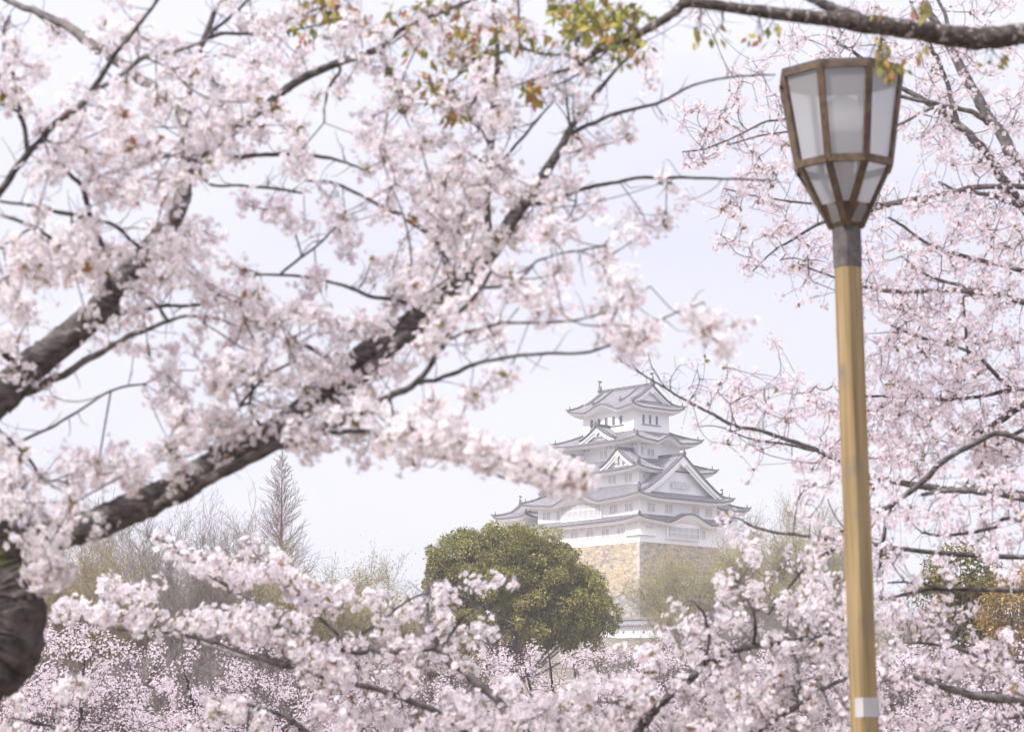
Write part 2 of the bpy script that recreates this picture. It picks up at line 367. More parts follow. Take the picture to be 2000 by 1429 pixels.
castle = tag(empty('castle_keep', O, TH), 'tall white five tiered castle keep with grey tiled roofs on a high stone base', 'castle')
T12 = (0, 21.6, 0, 29.8); T3 = (2.2, 19.4, 2.4, 27.4); T4 = (4.95, 16.65, 5.4, 24.4); T5 = (5.85, 15.75, 7.5, 22.4)
wall(castle, T12, 0, 9.4, 'lowest wide white wall'); wall(castle, T3, 9.0, 15.2); wall(castle, T4, 14.5, 21.4); wall(castle, T5, 20.5, 28.3, 'topmost white wall with dark openings')
put_roof(castle, 'lowest narrow roof', skirt(T12, 2.0, 4.35, 5.5, T12, .75, [(0, 12.4 + 2.0, 5.8, 1.75)]))
put_roof(castle, 'second and widest roof', skirt(T12, 2.4, 8.8, 11.8, T3, .8, [(3, 29.8 + 4.8 - (16.4 + 2.4), 6.6, 1.75)]))
put_roof(castle, 'third roof', skirt(T3, 2.4, 14.65, 17.4, T4, .75))
put_roof(castle, 'fourth roof', skirt(T4, 3.2, 20.85, 23.2, T5, .65, [(0, 5.9 + 3.2, 3.2, 1.2)]))
TI = (5.6, 16.0, 7.9, 22.0)
put_roof(castle, 'topmost roof skirt', skirt(T5, 2.25, 27.85, 29.5, TI, .6, [(3, 14.9 + 4.5 - (7.4 + 2.25), 4.6, 1.25)]))
gt = put_gable(castle, 'topmost ridge roof', gable((10.8, 7.0 + .6), (0, -1), 5.3, 29.35, 32.7, 14.6 - .6, over=.55, inset=.5, two=True, curve=1.22))
shachi(castle, (10.8, 7.1, 33.1), (0, 1)); shachi(castle, (10.8, 22.7, 33.1), (0, -1))
# descending ridges on the top roof
for yy in (10.9, 18.9):
    for sg in (-1, 1):
        dr = MB(); k = np.linspace(0, .78, 10); xx = 10.8 + sg * 7.1 * k
        zz = np.interp(k * 7.1, [0, 5.3], [0, 1]); zz = np.where(k * 7.1 < 5.3, 29.35 + 3.35 * (1 - np.clip(zz, 0, 1)) ** 1.22, 29.5 - (k * 7.1 - 5.3) * .62)
        dr.tube(np.stack([xx, 0 * xx + yy, zz + .25], -1), .2, 6); oni(dr, np.array([xx[-1], yy, zz[-1] + .1]), (sg, 0, 0), .8)
        dr.build('descending_ridge', M['tile_dark'], gt)
put_gable(castle, 'big triangular gable on the shaded side', gable((10.8, -.7), (0, -1), 11.3, 9.9, 17.7, 6.6, over=.9, inset=.8, curve=1.17))
put_gable(castle, None, gable((10.8, 30.5), (0, 1), 11.3, 9.9, 17.7, 6.6, over=.9, inset=.8, curve=1.17))
for yc in (6.8, 22.2):
    gg = put_gable(castle, None, gable((1.0, yc), (-1, 0), 5.0, 15.5, 18.9, 4.6, over=.6, inset=.5))
    for k in (-.65, .65): window(gg, 'L', 0.95, yc + k, 16.75, .7, .95, 2)
gg = put_gable(castle, None, gable((2.7, 14.6), (-1, 0), 5.0, 21.65, 24.3, 3.4, over=.6, inset=.5))
for k in (-.6, .6): window(gg, 'L', 2.65, 14.6 + k, 22.7, .6, .7, 2)
# windows on the sunlit long side
for yc in (5.2, 9.7, 14.2, 18.8, 23.4, 27.6):
    for k in (-.6, .6): window(castle, 'L', 0, yc + k, 2.15, .72, 1.6)
for yc in (2.95, 7.4, 23.0, 27.1):
    for k in (-.6, .6): window(castle, 'L', 0, yc + k, 6.85, .72, 1.6)
bay = MB(); bay.box((-.55, 10.4, 5.3), (0, 22.2, 8.9)); bay.build('bay', M['plaster'], castle)
window(castle, 'L', -.55, 16.3, 7.3, 11.2, 2.6, 30, 'window', 'lattice_window', .16, .15, 1, 'wide lattice window')
for yc in (5.3, 10.0, 15.8, 22.0):
    for k in (-.6, .6): window(castle, 'L', 2.2, yc + k, 13.1, .68, 1.5)
for yc in (8.0, 15.4, 22.0):
    for k in (-.6, .6):
        window(castle, 'L', 4.95, yc + k, 18.9, .62, 1.4)
        window(castle, 'L', 4.95, yc - 1.6 + k, 19.9 + .25, .5, .42, 1)
for k in range(5): window(castle, 'L', 5.85, 11.2 + k * 2.15, 25.6, .85, 1.75, 0, 'window', proud=.07)
for k in range(4): sh = MB(); sh.box((5.85 - .06, 11.9 + k * 2.15, 24.7), (5.9, 12.75 + k * 2.15, 26.5)); sh.build('shutter', M['plaster'], castle)
sl = MB(); sl.box((5.85 - .16, 10.3, 24.45), (5.86, 20.4, 24.6)); sl.build('sill', M['window'], castle)
# windows on the shaded short side
for xc in (2.9, 17.6):
    for k in (-.55, .55): window(castle, 'R', 0, xc - .4 + k, 2.3, .7, 1.6)
bay = MB(); bay.box((7.0, -.6, .95), (16.2, 0, 4.2)); bay.build('bay', M['plaster'], castle)
window(castle, 'R', -.6, 11.6, 2.35, 8.4, 2.1, 24, 'window', 'lattice_window', .16, .14, 1, 'lattice window under the curved eave')
for xc in (3.1, 8.0, 15.6, 19.3):
    for k in (-.55, .55): window(castle, 'R', 0, xc + k, 6.95, .72, 1.6)
for k in range(4): window(castle, 'R', -.65, 9.0 + 1.35 * k, 11.9, .85, 1.25, 3)
window(castle, 'R', 2.4, 3.6, 13.4, .7, .9)
for xx, zz, ww, hh in ((6.0, 20.25, .5, .42), (7.0, 20.25, .5, .42), (6.0, 18.9, .62, 1.5), (7.9, 18.7, .62, 1.4), (8.9, 18.65, .62, 1.4)): window(castle, 'R', 5.4, xx, zz, ww, hh, 2)
for k in range(3): window(castle, 'R', 7.5, 8.5 + k * 1.85, 25.7, .62, 1.8, 0, 'window', proud=.07)
for k in range(3): sh = MB(); sh.box((9.0 + k * 1.85, 7.5 - .06, 24.75), (9.95 + k * 1.85, 7.55, 26.6)); sh.build('shutter', M['plaster'], castle)
sl = MB(); sl.box((8.0, 7.5 - .16, 24.5), (13.3, 7.51, 24.65)); sl.build('sill', M['window'], castle)
# brackets under the lowest eave and sloping stone-drop ledges at the corner
for yc in np.arange(1.2, 29, 2.25):
    br = MB()
    V = np.array([(0, yc - .12, 3.0), (0, yc - .12, 3.95), (-1.2, yc - .12, 3.85), (0, yc + .12, 3.0), (0, yc + .12, 3.95), (-1.2, yc + .12, 3.85)])
    br.add(V, [np.array([(0, 1, 2), (3, 5, 4)]), np.array([(0, 2, 5, 3), (1, 4, 5, 2)])]); br.build('bracket', M['plaster'], castle)
for xc in np.arange(1.2, 7, 2.25):
    br = MB()
    V = np.array([(xc - .12, 0, 3.0), (xc - .12, 0, 3.95), (xc - .12, -1.2, 3.85), (xc + .12, 0, 3.0), (xc + .12, 0, 3.95), (xc + .12, -1.2, 3.85)])
    br.add(V, [np.array([(0, 1, 2), (3, 5, 4)]), np.array([(0, 2, 5, 3), (1, 4, 5, 2)])]); br.build('bracket', M['plaster'], castle)
ld = MB()
V = np.array([(-.5, 0, 1.35), (-.5, 3.9, 1.35), (0.02, 3.9, 3.0), (0.02, 0, 3.0), (0.02, 0, 1.3), (0.02, 3.9, 1.3)])
ld.add(V, [np.array([(0, 1, 2, 3), (0, 4, 5, 1)]), np.array([(1, 5, 2)])])
V = np.array([(0, -.5, 1.35), (4.0, -.5, 1.35), (4.0, 0.02, 3.0), (0, 0.02, 3.0), (0, 0.02, 1.3), (4.0, 0.02, 1.3)])
ld.add(V, [np.array([(0, 3, 2, 1), (0, 1, 5, 4)]), np.array([(1, 2, 5)])])
V = np.array([(-.5, 0, 1.35), (0, -.5, 1.35), (0.02, 0.02, 3.0)]); ld.add(V, np.array([[0, 2, 1]]))
ld.build('stone_drop_ledge', M['plaster'], castle)

# stone base
def stone_material(name, cols, scale, mortar=(.16, .14, .12)):
    m = bpy.data.materials.new(name); m.use_nodes = True; n = m.node_tree; b = n.nodes['Principled BSDF']; b.inputs['Roughness'].default_value = .9
    t = n.nodes.new('ShaderNodeTexCoord'); mpn = n.nodes.new('ShaderNodeMapping'); mpn.inputs['Scale'].default_value = (1, 1, 1.45)
    n.links.new(t.outputs['Object'], mpn.inputs['Vector'])
    v = n.nodes.new('ShaderNodeTexVoronoi'); v.inputs['Scale'].default_value = scale; v2 = n.nodes.new('ShaderNodeTexVoronoi'); v2.inputs['Scale'].default_value = scale; v2.feature = 'DISTANCE_TO_EDGE'
    nz_ = n.nodes.new('ShaderNodeTexNoise'); nz_.inputs['Scale'].default_value = .9
    mxv = n.nodes.new('ShaderNodeMix'); mxv.data_type = 'RGBA'; mxv.inputs[0].default_value = .12
    n.links.new(mpn.outputs['Vector'], mxv.inputs[6]); n.links.new(mpn.outputs['Vector'], nz_.inputs['Vector']); n.links.new(nz_.outputs['Color'], mxv.inputs[7])
    n.links.new(mxv.outputs[2], v.inputs['Vector']); n.links.new(mxv.outputs[2], v2.inputs['Vector'])
    sp = n.nodes.new('ShaderNodeSeparateColor'); n.links.new(v.outputs['Color'], sp.inputs['Color'])
    r = n.nodes.new('ShaderNodeValToRGB'); r.color_ramp.interpolation = 'CONSTANT'
    el = r.color_ramp.elements
    while len(el) < len(cols): el.new(.5)
    for i, c in enumerate(cols): el[i].position = i / len(cols); el[i].color = (*c, 1)
    n.links.new(sp.outputs[0], r.inputs['Fac'])
    r2 = n.nodes.new('ShaderNodeValToRGB'); r2.color_ramp.elements[0].position = .02; r2.color_ramp.elements[1].position = .07
    n.links.new(v2.outputs['Distance'], r2.inputs['Fac'])
    mm = n.nodes.new('ShaderNodeMix'); mm.data_type = 'RGBA'; mm.inputs[6].default_value = (*mortar, 1)
    n.links.new(r2.outputs['Color'], mm.inputs[0]); n.links.new(r.outputs['Color'], mm.inputs[7]); n.links.new(mm.outputs[2], b.inputs['Base Color'])
    bn = n.nodes.new('ShaderNodeBump'); bn.inputs['Strength'].default_value = .9; bn.inputs['Distance'].default_value = .25
    n.links.new(v2.outputs['Distance'], bn.inputs['Height']); n.links.new(bn.outputs['Normal'], b.inputs['Normal'])
    return m
M['stone'] = stone_material('ochre_stone', [(.37, .285, .175), (.43, .335, .21), (.33, .265, .18), (.46, .37, .25), (.39, .31, .205), (.20, .185, .185), (.41, .31, .19), (.30, .255, .21)], 1.25, (.25, .21, .17))
M['stone_grey'] = stone_material('grey_stone', [(.25, .23, .21), (.32, .29, .265), (.21, .195, .185), (.28, .255, .23)], .8)
M['corner_stone'] = material('dressed_corner_stone', (.28, .26, .24), (.47, .41, .32), .9, .9, 3)
base = tag(empty('stone_base', O, TH), 'tall sloping ochre stone base carrying the white keep', 'stone wall')
def batter(z): k = np.clip(-z / 14.9, 0, 1.4); return .15 + 4.6 * k - 1.0 * k * k if np.isscalar(z) else .15 + 4.6 * k - 1.0 * k * k
def base_mesh(z_hi, z_lo, nz_=14, grow=0.0):
    mb = MB(); zs = np.linspace(z_hi, z_lo, nz_); rings = []
    for z in zs:
        f = float(batter(float(z))) + grow
        rings.append([(-f, -f, z), (21.6 + f, -f, z), (21.6 + f, 29.8 + f, z), (-f, 29.8 + f, z)])
    V = np.array(rings).reshape(-1, 3); i = np.arange(nz_ - 1)[:, None] * 4; j = np.arange(4)[None]; k = (j + 1) % 4
    mb.add(V, [np.stack([i + j, i + 4 + j, i + 4 + k, i + k], -1).reshape(-1, 4), np.array([[0, 1, 2, 3]])]); return mb
base_mesh(0, -10.5).build('upper_stonework', M['stone'], base)['label'] = 'ochre stones'
base_mesh(-10.5, -17.5, 8, .04).build('lower_stonework', M['stone_grey'], base)['label'] = 'grey stones at the foot'
cs = MB()
for i, z in enumerate(np.arange(-.1, -10.4, -.86)):
    f0, f1 = float(batter(float(z))) + .06, float(batter(float(z - .82))) + .06
    la, lb = (1.9, .85) if i % 2 else (.85, 1.9)
    for (z0, z1_, fa, fb) in ((z, z - .82, f0, f1),):
        V = np.array([(-fa, -fa, z0), (-fa + la, -fa, z0), (-fa, -fa + lb, z0), (-fa + la, -fa + .2, z0), (-fa + .2, -fa + lb, z0),
                      (-fb, -fb, z1_), (-fb + la, -fb, z1_), (-fb, -fb + lb, z1_), (-fb + la, -fb + .2, z1_), (-fb + .2, -fb + lb, z1_)])
        cs.add(V, [np.array([(0, 5, 6, 1), (2, 7, 5, 0), (1, 6, 8, 3), (4, 9, 7, 2)]), np.array([(0, 1, 3, 4, 2), ])])
cs.build('corner_stones', M['corner_stone'], base)

# smaller turrets beside the keep
def turret(name, label, rect, z0, ze, zr, axis, tw=1.8, loc=O, rot=TH, wins=()):
    t = tag(empty(name, loc, rot), label, 'turret')
    x0, x1, y0, y1 = rect
    wall(t, rect, z0, ze + .4)
    inx = 2.0
    if axis == 'y':
        inn = (x0 + inx * .5, x1 - inx * .5, y0 + .3, y1 - .3); cx = (x0 + x1) / 2
        zt = ze + (zr - ze) * .38
        put_roof(t, None, skirt(rect, tw, ze, zt, inn, .55))
        put_gable(t, None, gable((cx, y0 + .5), (0, -1), (x1 - x0) / 2 - .7, zt - .1, zr, y1 - y0 - 1.0, over=.5, inset=.4, two=True))
        shachi(t, (cx, y0 + .2, zr + .4), (0, 1), .75); shachi(t, (cx, y1 - .2, zr + .4), (0, -1), .75)
    else:
        inn = (x0 + .3, x1 - .3, y0 + inx * .5, y1 - inx * .5); cy = (y0 + y1) / 2
        zt = ze + (zr - ze) * .38
        put_roof(t, None, skirt(rect, tw, ze, zt, inn, .55))
        put_gable(t, None, gable((x0 + .5, cy), (-1, 0), (y1 - y0) / 2 - .7, zt - .1, zr, x1 - x0 - 1.0, over=.5, inset=.4, two=True))
        shachi(t, (x0 + .2, cy, zr + .4), (1, 0), .75); shachi(t, (x1 - .2, cy, zr + .4), (-1, 0), .75)
    for f, pl, u, z in wins: window(t, f, pl, u, z, .7, 1.3)
    return t
turret('turret', 'small white turret with tiled roof beyond the sunlit side of the keep', (1.5, 9.5, 35.0, 41.6), -12, 7.5, 10.6, 'y', 1.8, wins=[('L', 1.5, 37.4, 4.5), ('L', 1.5, 39.2, 4.5)])
co = MB(); co.box((4.5, 29.85, -12), (9, 34.95, 4.2))
cor = tag(empty('connecting_gallery', O, TH), 'low white gallery joining the keep to the turret behind the round green tree', 'gallery')
co.build('wall', M['plaster'], cor); put_roof(cor, None, skirt((4.5, 9, 29.9, 34.9), 1.2, 4.0, 5.6, (6.6, 6.9, 30.5, 34.5), .1))
turret('turret', 'small grey roofed turret behind the right hand eave of the keep', (24.6, 30.6, 3.0, 11.0), -14, 8.0, 11.0, 'x', 1.8)

# lower plastered wall with tiled coping, on its own stone footing
def coping_wall(name, label, a, b, z0, z1, foot):
    o = tag(empty(name, (0, 0, 0)), label, 'wall'); a = np.array(a); b = np.array(b); d = norm(b - a); q = np.array([-d[1], d[0]])
    def slab(o0, o1, zz0, zz1):
        V = []
        for z in (zz0, zz1):
            for pt, s_ in ((a, o0), (b, o0), (b, o1), (a, o1)): V.append((*(pt + q * s_), z))
        mb = MB(); mb.add(V, np.array([(0,3,2,1),(4,5,6,7),(0,1,5,4),(1,2,6,5),(2,3,7,6),(3,0,4,7)])); return mb
    slab(-.3, .3, z0, z1).build('wall', M['plaster'], o)
    L = np.linalg.norm(b - a); n = int(L / .4) * 4 + 1; s = np.linspace(0, L, n); rl = np.tile([0, .1, .1, 0], n)[:n]
    rf = MB()
    for sg in (-1, 1):
        V = np.stack([np.concatenate([a + d * s[:, None] + q * sg * .95, (z1 - .15 + rl)[:, None]], -1), np.concatenate([a + d * s[:, None] + q * sg * .95, (z1 + .05 + rl)[:, None]], -1), np.concatenate([a + d * s[:, None], (z1 + .85 + rl)[:, None]], -1)])
        id_ = np.arange(3 * n).reshape(3, n); rf.add(V.reshape(-1, 3), np.stack([id_[:-1, :-1], id_[:-1, 1:], id_[1:, 1:], id_[1:, :-1]], -1).reshape(-1, 4))
    ro = rf.build('roof', M['tile'], o); rr = MB(); rr.tube([(*a, z1 + .95), (*b, z1 + .95)], .2, 6); rr.build('ridge', M['tile_dark'], ro)
    ho = MB()
    for k in np.arange(2.0, L, 1.9):
        c0 = a + d * k - q * .3
        V = [(*(c0 + d * u - q * w), z0 + .85 + v) for w in (0, .02) for u, v in ((-.16, 0), (.16, 0), (.16, .42), (-.16, .42))]
        ho.add(V, np.array([(0,3,2,1),(4,5,6,7),(0,1,5,4),(1,2,6,5),(2,3,7,6),(3,0,4,7)]))
    ho.build('loophole', M['window'], o)
    fm = slab(-.9, .9, z0 - foot, z0); fm.build('stone_footing', M['stone_grey'], o)
    return o
pz = P(1250, 1245, 520.)[2]
coping_wall('plaster_wall', 'long low white plastered wall with tiled coping below the stone base', P(1120, 1245, 524.)[:2], P(1400, 1245, 516.)[:2], pz, pz + 2.3, 5.0)
gp = P(1405, 1155, 500.)
turret('gatehouse', 'broad low gatehouse with pale tiled roof right of the stone base', (-8, 8, 0, 7), -8, 0, 3.3, 'x', 1.6, tuple(gp + np.array([0, 0, 0.])), R(6))

# ------------------------------------------------------------------ trees: limbs, twigs, blossoms
def catmull(pts, k=6):
    pts = np.asarray(pts, float); p = np.concatenate([[2 * pts[0] - pts[1]], pts, [2 * pts[-1] - pts[-2]]]); out = []
    for i in range(1, len(p) - 2):
        t = np.linspace(0, 1, k, endpoint=False)[:, None]; a, b, c, d = p[i - 1], p[i], p[i + 1], p[i + 2]
        out.append(.5 * (2 * b + (c - a) * t + (2 * a - 5 * b + 4 * c - d) * t ** 2 + (3 * b - a - 3 * c + d) * t ** 3))
    out.append(pts[-1:]); return np.concatenate(out)

class Tree:
    def __init__(s, name, label, cat, foot, group=None):
        s.root = tag(empty(name, foot), label, cat, group); s.foot = np.asarray(foot, float)
        s.px = []; s.pt = []; s.rad = []
    def limb(s, pts, Y0, Y1=None, mat='bark', n=10, part='limb', wob=.17, attach=True, k=8, rough=0.0):
        """A limb traced as (x, y, width) in photograph pixels, at distance Y0 (base) to Y1 (tip)."""
        Y1 = Y0 if Y1 is None else Y1
        d = np.asarray(pts, float); tr = np.linspace(0, 1, len(d))
        if attach and s.px:
            allp = np.concatenate(s.px); j = np.argmin(((allp[:, :2] - d[0, :2]) ** 2).sum(1))
            Y0 = allp[j, 2]; dist = math.dist(allp[j, :2], d[0, :2])
            if dist > 8: d = np.concatenate([[[*allp[j, :2], d[0, 2]]], d])
        d = catmull(d, k); L = np.concatenate([[0], np.cumsum(np.linalg.norm(np.diff(d[:, :2], axis=0), axis=1))]); t = L / max(L[-1], 1e-6)
        Y = Y0 + (Y1 - Y0) * t + .12 * np.sin(t * 5 + len(s.px)) * min(1, Y0 / 12) * t
        w = np.maximum(d[:, 2], .8)
        jit = rng.normal(0, 1, (len(d), 2)); jit = (jit + np.roll(jit, 1, 0) + np.roll(jit, -1, 0)) / 3
        xy = d[:, :2] + jit * (wob * w)[:, None]
        pt = P(xy[:, 0], xy[:, 1], Y); rad = w / 2 * Y / F * (1 + rng.normal(0, .035, len(w)))
        s.px.append(np.column_stack([xy, Y])); s.pt.append(pt); s.rad.append(rad)
        mb = MB(); mb.tube(pt - s.foot, rad, n)
        if rough:                                       # ridged, knobbly bark
            V = mb.V[0].reshape(len(pt), n, 3); c0 = (pt - s.foot)[:, None]; a_ = np.arange(n) * 2 * math.pi / n; u_ = np.arange(len(pt))[:, None]
            f_ = sum(rng.normal() * np.sin(a_[None] * m_ + u_ * q_ + rng.uniform(0, 6.28)) for m_, q_ in ((2, .10), (3, -.16), (5, .2), (7, -.08), (9, .35), (4, .25))) * .5 + rng.normal(0, .4, V.shape[:2])
            mb.V[0] = (c0 + (V - c0) * (1 + rough * f_[..., None])).reshape(-1, 3)
        return mb.build(part, M[mat], s.root, smooth=True)

FLOWER = {}
def flower_templates():
    # near flower: five notched, cupped petals of two faces, a deep pink eye with stamens, a red-brown calyx
    V, Fq, C = [], [], []
    for k in range(5):
        a = k * 2 * math.pi / 5; ca, sa = math.cos(a), math.sin(a)
        pet = [(.06, 0, 0), (.55, -.36, .12), (.98, -.26, .26), (.86, 0, .20), (.98, .26, .26), (.55, .36, .12)]
        o = len(V)
        for (r, t, z) in pet: V.append((r * ca - t * sa, r * sa + t * ca, z))
        C += [0, 1, 2, 2, 2, 1]; Fq += [(o, o + 1, o + 2, o + 3), (o, o + 3, o + 4, o + 5)]
    o = len(V)
    V += [(.16, .05, .16), (-.1, .14, .16), (-.07, -.15, .16), (0, 0, .34)]; C += [3, 3, 3, 4]
    Ft = [(o, o + 1, o + 3), (o + 1, o + 2, o + 3), (o + 2, o, o + 3)]
    o = len(V)
    V += [(.14, .0, -.02), (-.07, .12, -.02), (-.07, -.12, -.02), (0, 0, -.5)]; C += [5, 5, 5, 5]
    Ft += [(o, o + 3, o + 1), (o + 1, o + 3, o + 2), (o + 2, o + 3, o)]
    FLOWER['near'] = (np.array(V), np.array(Fq), np.array(Ft), np.array(C))
    V, Fq, C = [], [], []
    for k in range(5):
        a = k * 2 * math.pi / 5; ca, sa = math.cos(a), math.sin(a); o = len(V)
        for (r, t, z) in [(.05, 0, 0), (.62, -.36, .14), (.98, 0, .26), (.62, .36, .14)]: V.append((r * ca - t * sa, r * sa + t * ca, z))
        C += [0, 1, 2, 1]; Fq += [(o, o + 1, o + 2, o + 3)]
    o = len(V); V += [(.14, .0, -.02), (-.07, .12, -.02), (-.07, -.12, -.02), (0, 0, -.55)]; C += [5] * 4
    FLOWER['mid'] = (np.array(V), np.array(Fq), np.array([(o, o + 3, o + 1), (o + 1, o + 3, o + 2), (o + 2, o + 3, o)]), np.array(C))
    V = [(0, 0, -.35), (.34, 0, .05), (-.17, .3, .05), (-.17, -.3, .05), (0, 0, .62)]
    FLOWER['bud'] = (np.array(V), np.zeros((0, 4), int), np.array([(0, 2, 1), (0, 3, 2), (0, 1, 3), (1, 2, 4), (2, 3, 4), (3, 1, 4)]), np.array([5, 1, 1, 1, 2]))
    V = [(.0, 0, -.05)] + [(math.cos(a), math.sin(a), .3) for a in np.arange(5) * 2 * math.pi / 5]
    FLOWER['far'] = (np.array(V), np.zeros((0, 4), int), np.array([(0, 1 + k, 1 + (k + 1) % 5) for k in range(5)]), np.array([1, 2, 2, 2, 2, 2]))
flower_templates()
PAL = np.array([(.83, .71, .745), (.87, .845, .868), (.885, .88, .90), (.66, .34, .30), (.62, .48, .20), (.38, .19, .15)])
PAL_PINK = np.array([(.81, .63, .685), (.868, .815, .853), (.885, .863, .888), (.62, .30, .30), (.60, .44, .22), (.40, .18, .16)])
PAL_FAR = np.array([(.72, .48, .56), (.76, .63, .69), (.79, .71, .755), (.62, .30, .30), (.60, .44, .22), (.40, .18, .16)])
PAL_BUD = np.array([(.74, .36, .42), (.78, .46, .52), (.84, .62, .66), (.6, .3, .3), (.6, .4, .2), (.44, .17, .15)])

def scatter(mb, kind, pos, nrm, size, pal, tint=.05):
    Vt, Fq, Ft, Ci = FLOWER[kind]; n = len(pos)
    if n == 0: return
    Nn = norm(nrm); ref = norm(rng.normal(size=(n, 3))); U = norm(np.cross(Nn, ref)); Wv = np.cross(Nn, U)
    V = pos[:, None] + size[:, None, None] * (Vt[None, :, 0:1] * U[:, None] + Vt[None, :, 1:2] * Wv[:, None] + Vt[None, :, 2:3] * Nn[:, None])
    C = pal[Ci][None] * (1 + rng.normal(0, tint, (n, 1, 1))) * (1 + rng.normal(0, tint * .4, (n, 1, 3)))
    off = np.arange(n)[:, None, None] * len(Vt); fs = []
    if len(Fq): fs.append((Fq[None] + off).reshape(-1, 4))
    if len(Ft): fs.append((Ft[None] + off).reshape(-1, 3))
    mb.add(V.reshape(-1, 3), fs, np.clip(C.reshape(-1, 3), 0, .93))

def leaves(mb, pos, dirs, size, cols):
    """Pointed leaves of two folded faces hanging from pos along dirs."""
    n = len(pos)
    if n == 0: return
    d = norm(dirs); s_ = norm(np.cross(d, norm(rng.normal(size=(n, 3))))); u = np.cross(d, s_); L = size[:, None]
    V = np.stack([pos, pos + L * (d * .45 + s_ * .26 + u * .06), pos + L * d, pos + L * (d * .45 - s_ * .26 + u * .06)], 1)
    o = np.arange(n)[:, None] * 4
    mb.add(V.reshape(-1, 3), [np.concatenate([o + np.array([[0, 1, 2]]), o + np.array([[0, 2, 3]])])], np.repeat(cols, 4, 0))

CELL = 2000 / 30
def sample(rows, r0, c0, area, cmin=0, cmax=29, clump=3, spread=20):
    """Cluster positions (photograph pixels) from rows of coverage digits, in puffs of a few clusters."""
    out = []
    for i, st in enumerate(rows):
        for j, ch in enumerate(st):
            r, c = r0 + i, c0 + j
            if ch in '0 ' or not (cmin <= c <= cmax): continue
            k = rng.poisson(-math.log(1 - int(ch) / 10.4) * CELL * CELL / area / clump)
            p = np.column_stack([(c + rng.uniform(-.05, 1.05, k)) * CELL, (r + rng.uniform(-.05, 1.05, k)) * CELL])
            a = rng.uniform(0, math.pi, k); m = rng.normal(0, spread, (k, clump)); m[:, 0] = 0
            q = p[:, None] + np.stack([np.cos(a)[:, None] * m, np.sin(a)[:, None] * m * .8], -1) + rng.normal(0, spread * .3, (k, clump, 2))
            out.append(q.reshape(-1, 2))
    return np.concatenate(out)
def along(strokes):
    """Cluster positions along sprays: (pixel polyline, half width, clusters per 10 px)."""
    out = []
    for pts, hw, den in strokes:
        d = catmull(np.array(pts, float), 12); L = np.concatenate([[0], np.cumsum(np.linalg.norm(np.diff(d, axis=0), axis=1))]); n = int(L[-1] / 10 * den)
        u = rng.uniform(0, L[-1], max(1, n // 2)); u = np.concatenate([u, u + rng.normal(0, 9, len(u))])
        out.append(np.column_stack([np.interp(u, L, d[:, 0]), np.interp(u, L, d[:, 1])]) + rng.normal(0, hw * .5, (len(u), 2)))
    return np.concatenate(out)

def grow(t, cl, jitY, twig_r, alpha=.35, front=0.0, mat='twig', bend=.10, n=3, tmin=.0012, seg=4, spurs=500, spur_len=.16):
    """Join every flower cluster to the nearest limb or twig; returns cluster points and outward twig directions."""
    lp = np.concatenate(t.px); lt = np.concatenate(t.pt)
    Y = np.empty(len(cl))
    for i in range(0, len(cl), 400):
        j = np.argmin(((cl[i:i + 400, None] - lp[None, :, :2]) ** 2).sum(-1), 1); Y[i:i + 400] = lp[j, 2]
    Y = Y + rng.normal(0, jitY, len(cl)) - front; pts = P(cl[:, 0], cl[:, 1], Y); K = len(pts)
    best = np.full(K, 1e9); par = np.zeros(K, int)
    for i in range(0, K, 300):
        D = np.sqrt(((pts[i:i + 300, None] - lt[None]) ** 2).sum(-1)); j = D.argmin(1); best[i:i + 300] = D[np.arange(len(j)), j]; par[i:i + 300] = j
    N0 = len(lt); nodes = np.concatenate([lt, pts]); plen = np.zeros(N0 + K); done = np.zeros(K, bool); order = []
    cost = best.copy()
    for _ in range(K):
        i = int(np.argmin(np.where(done, 1e12, cost))); done[i] = True; order.append(i)
        plen[N0 + i] = plen[par[i]] + np.linalg.norm(nodes[par[i]] - pts[i])
        D = np.sqrt(((pts - pts[i]) ** 2).sum(-1)) + alpha * plen[N0 + i]; up = (D < cost) & ~done; cost[up] = D[up]; par[up] = N0 + i
    cnt = np.ones(N0 + K)
    for i in reversed(order): cnt[par[i]] += cnt[N0 + i]
    rad = np.maximum(tmin, twig_r * np.minimum(cnt, 60) ** .36)
    A = nodes[par]; Bp = pts; ln = np.linalg.norm(Bp - A, axis=1)[:, None]
    mid = (A + Bp) / 2 + rng.normal(0, 1, (K, 3)) * bend * ln; mid[:, 2] -= .05 * ln[:, 0]
    mb = MB(); ra = np.where(par >= N0, rad[par], rad[N0 + np.arange(K)] * 1.15); rb = rad[N0 + np.arange(K)]; prev = A; pr_ = ra
    for k in range(1, seg + 1):
        q = k / seg; cur = (1 - q) ** 2 * A + 2 * q * (1 - q) * mid + q * q * Bp; r_ = ra * (1 - q) + rb * q
        mb.segs(prev - t.foot, cur - t.foot, pr_, r_, n); prev, pr_ = cur, r_
    ns_ = spurs; j = rng.integers(0, len(lt) - 1, ns_); d0 = norm(rng.normal(size=(ns_, 3)) * np.array([1, .6, 1])); p0 = lt[j]
    for q in range(3):
        ln_ = rng.uniform(.4, 1.0, (ns_, 1)) * spur_len / 3; p1 = p0 + d0 * ln_; mb.segs(p0 - t.foot, p1 - t.foot, tmin * (1.9 - .4 * q), tmin * (1.5 - .4 * q), n); p0 = p1; d0 = norm(d0 + rng.normal(0, .35, (ns_, 3)))
    o = mb.build('twigs', M[mat], t.root); o['kind'] = 'stuff'
    return pts, norm(Bp - mid)

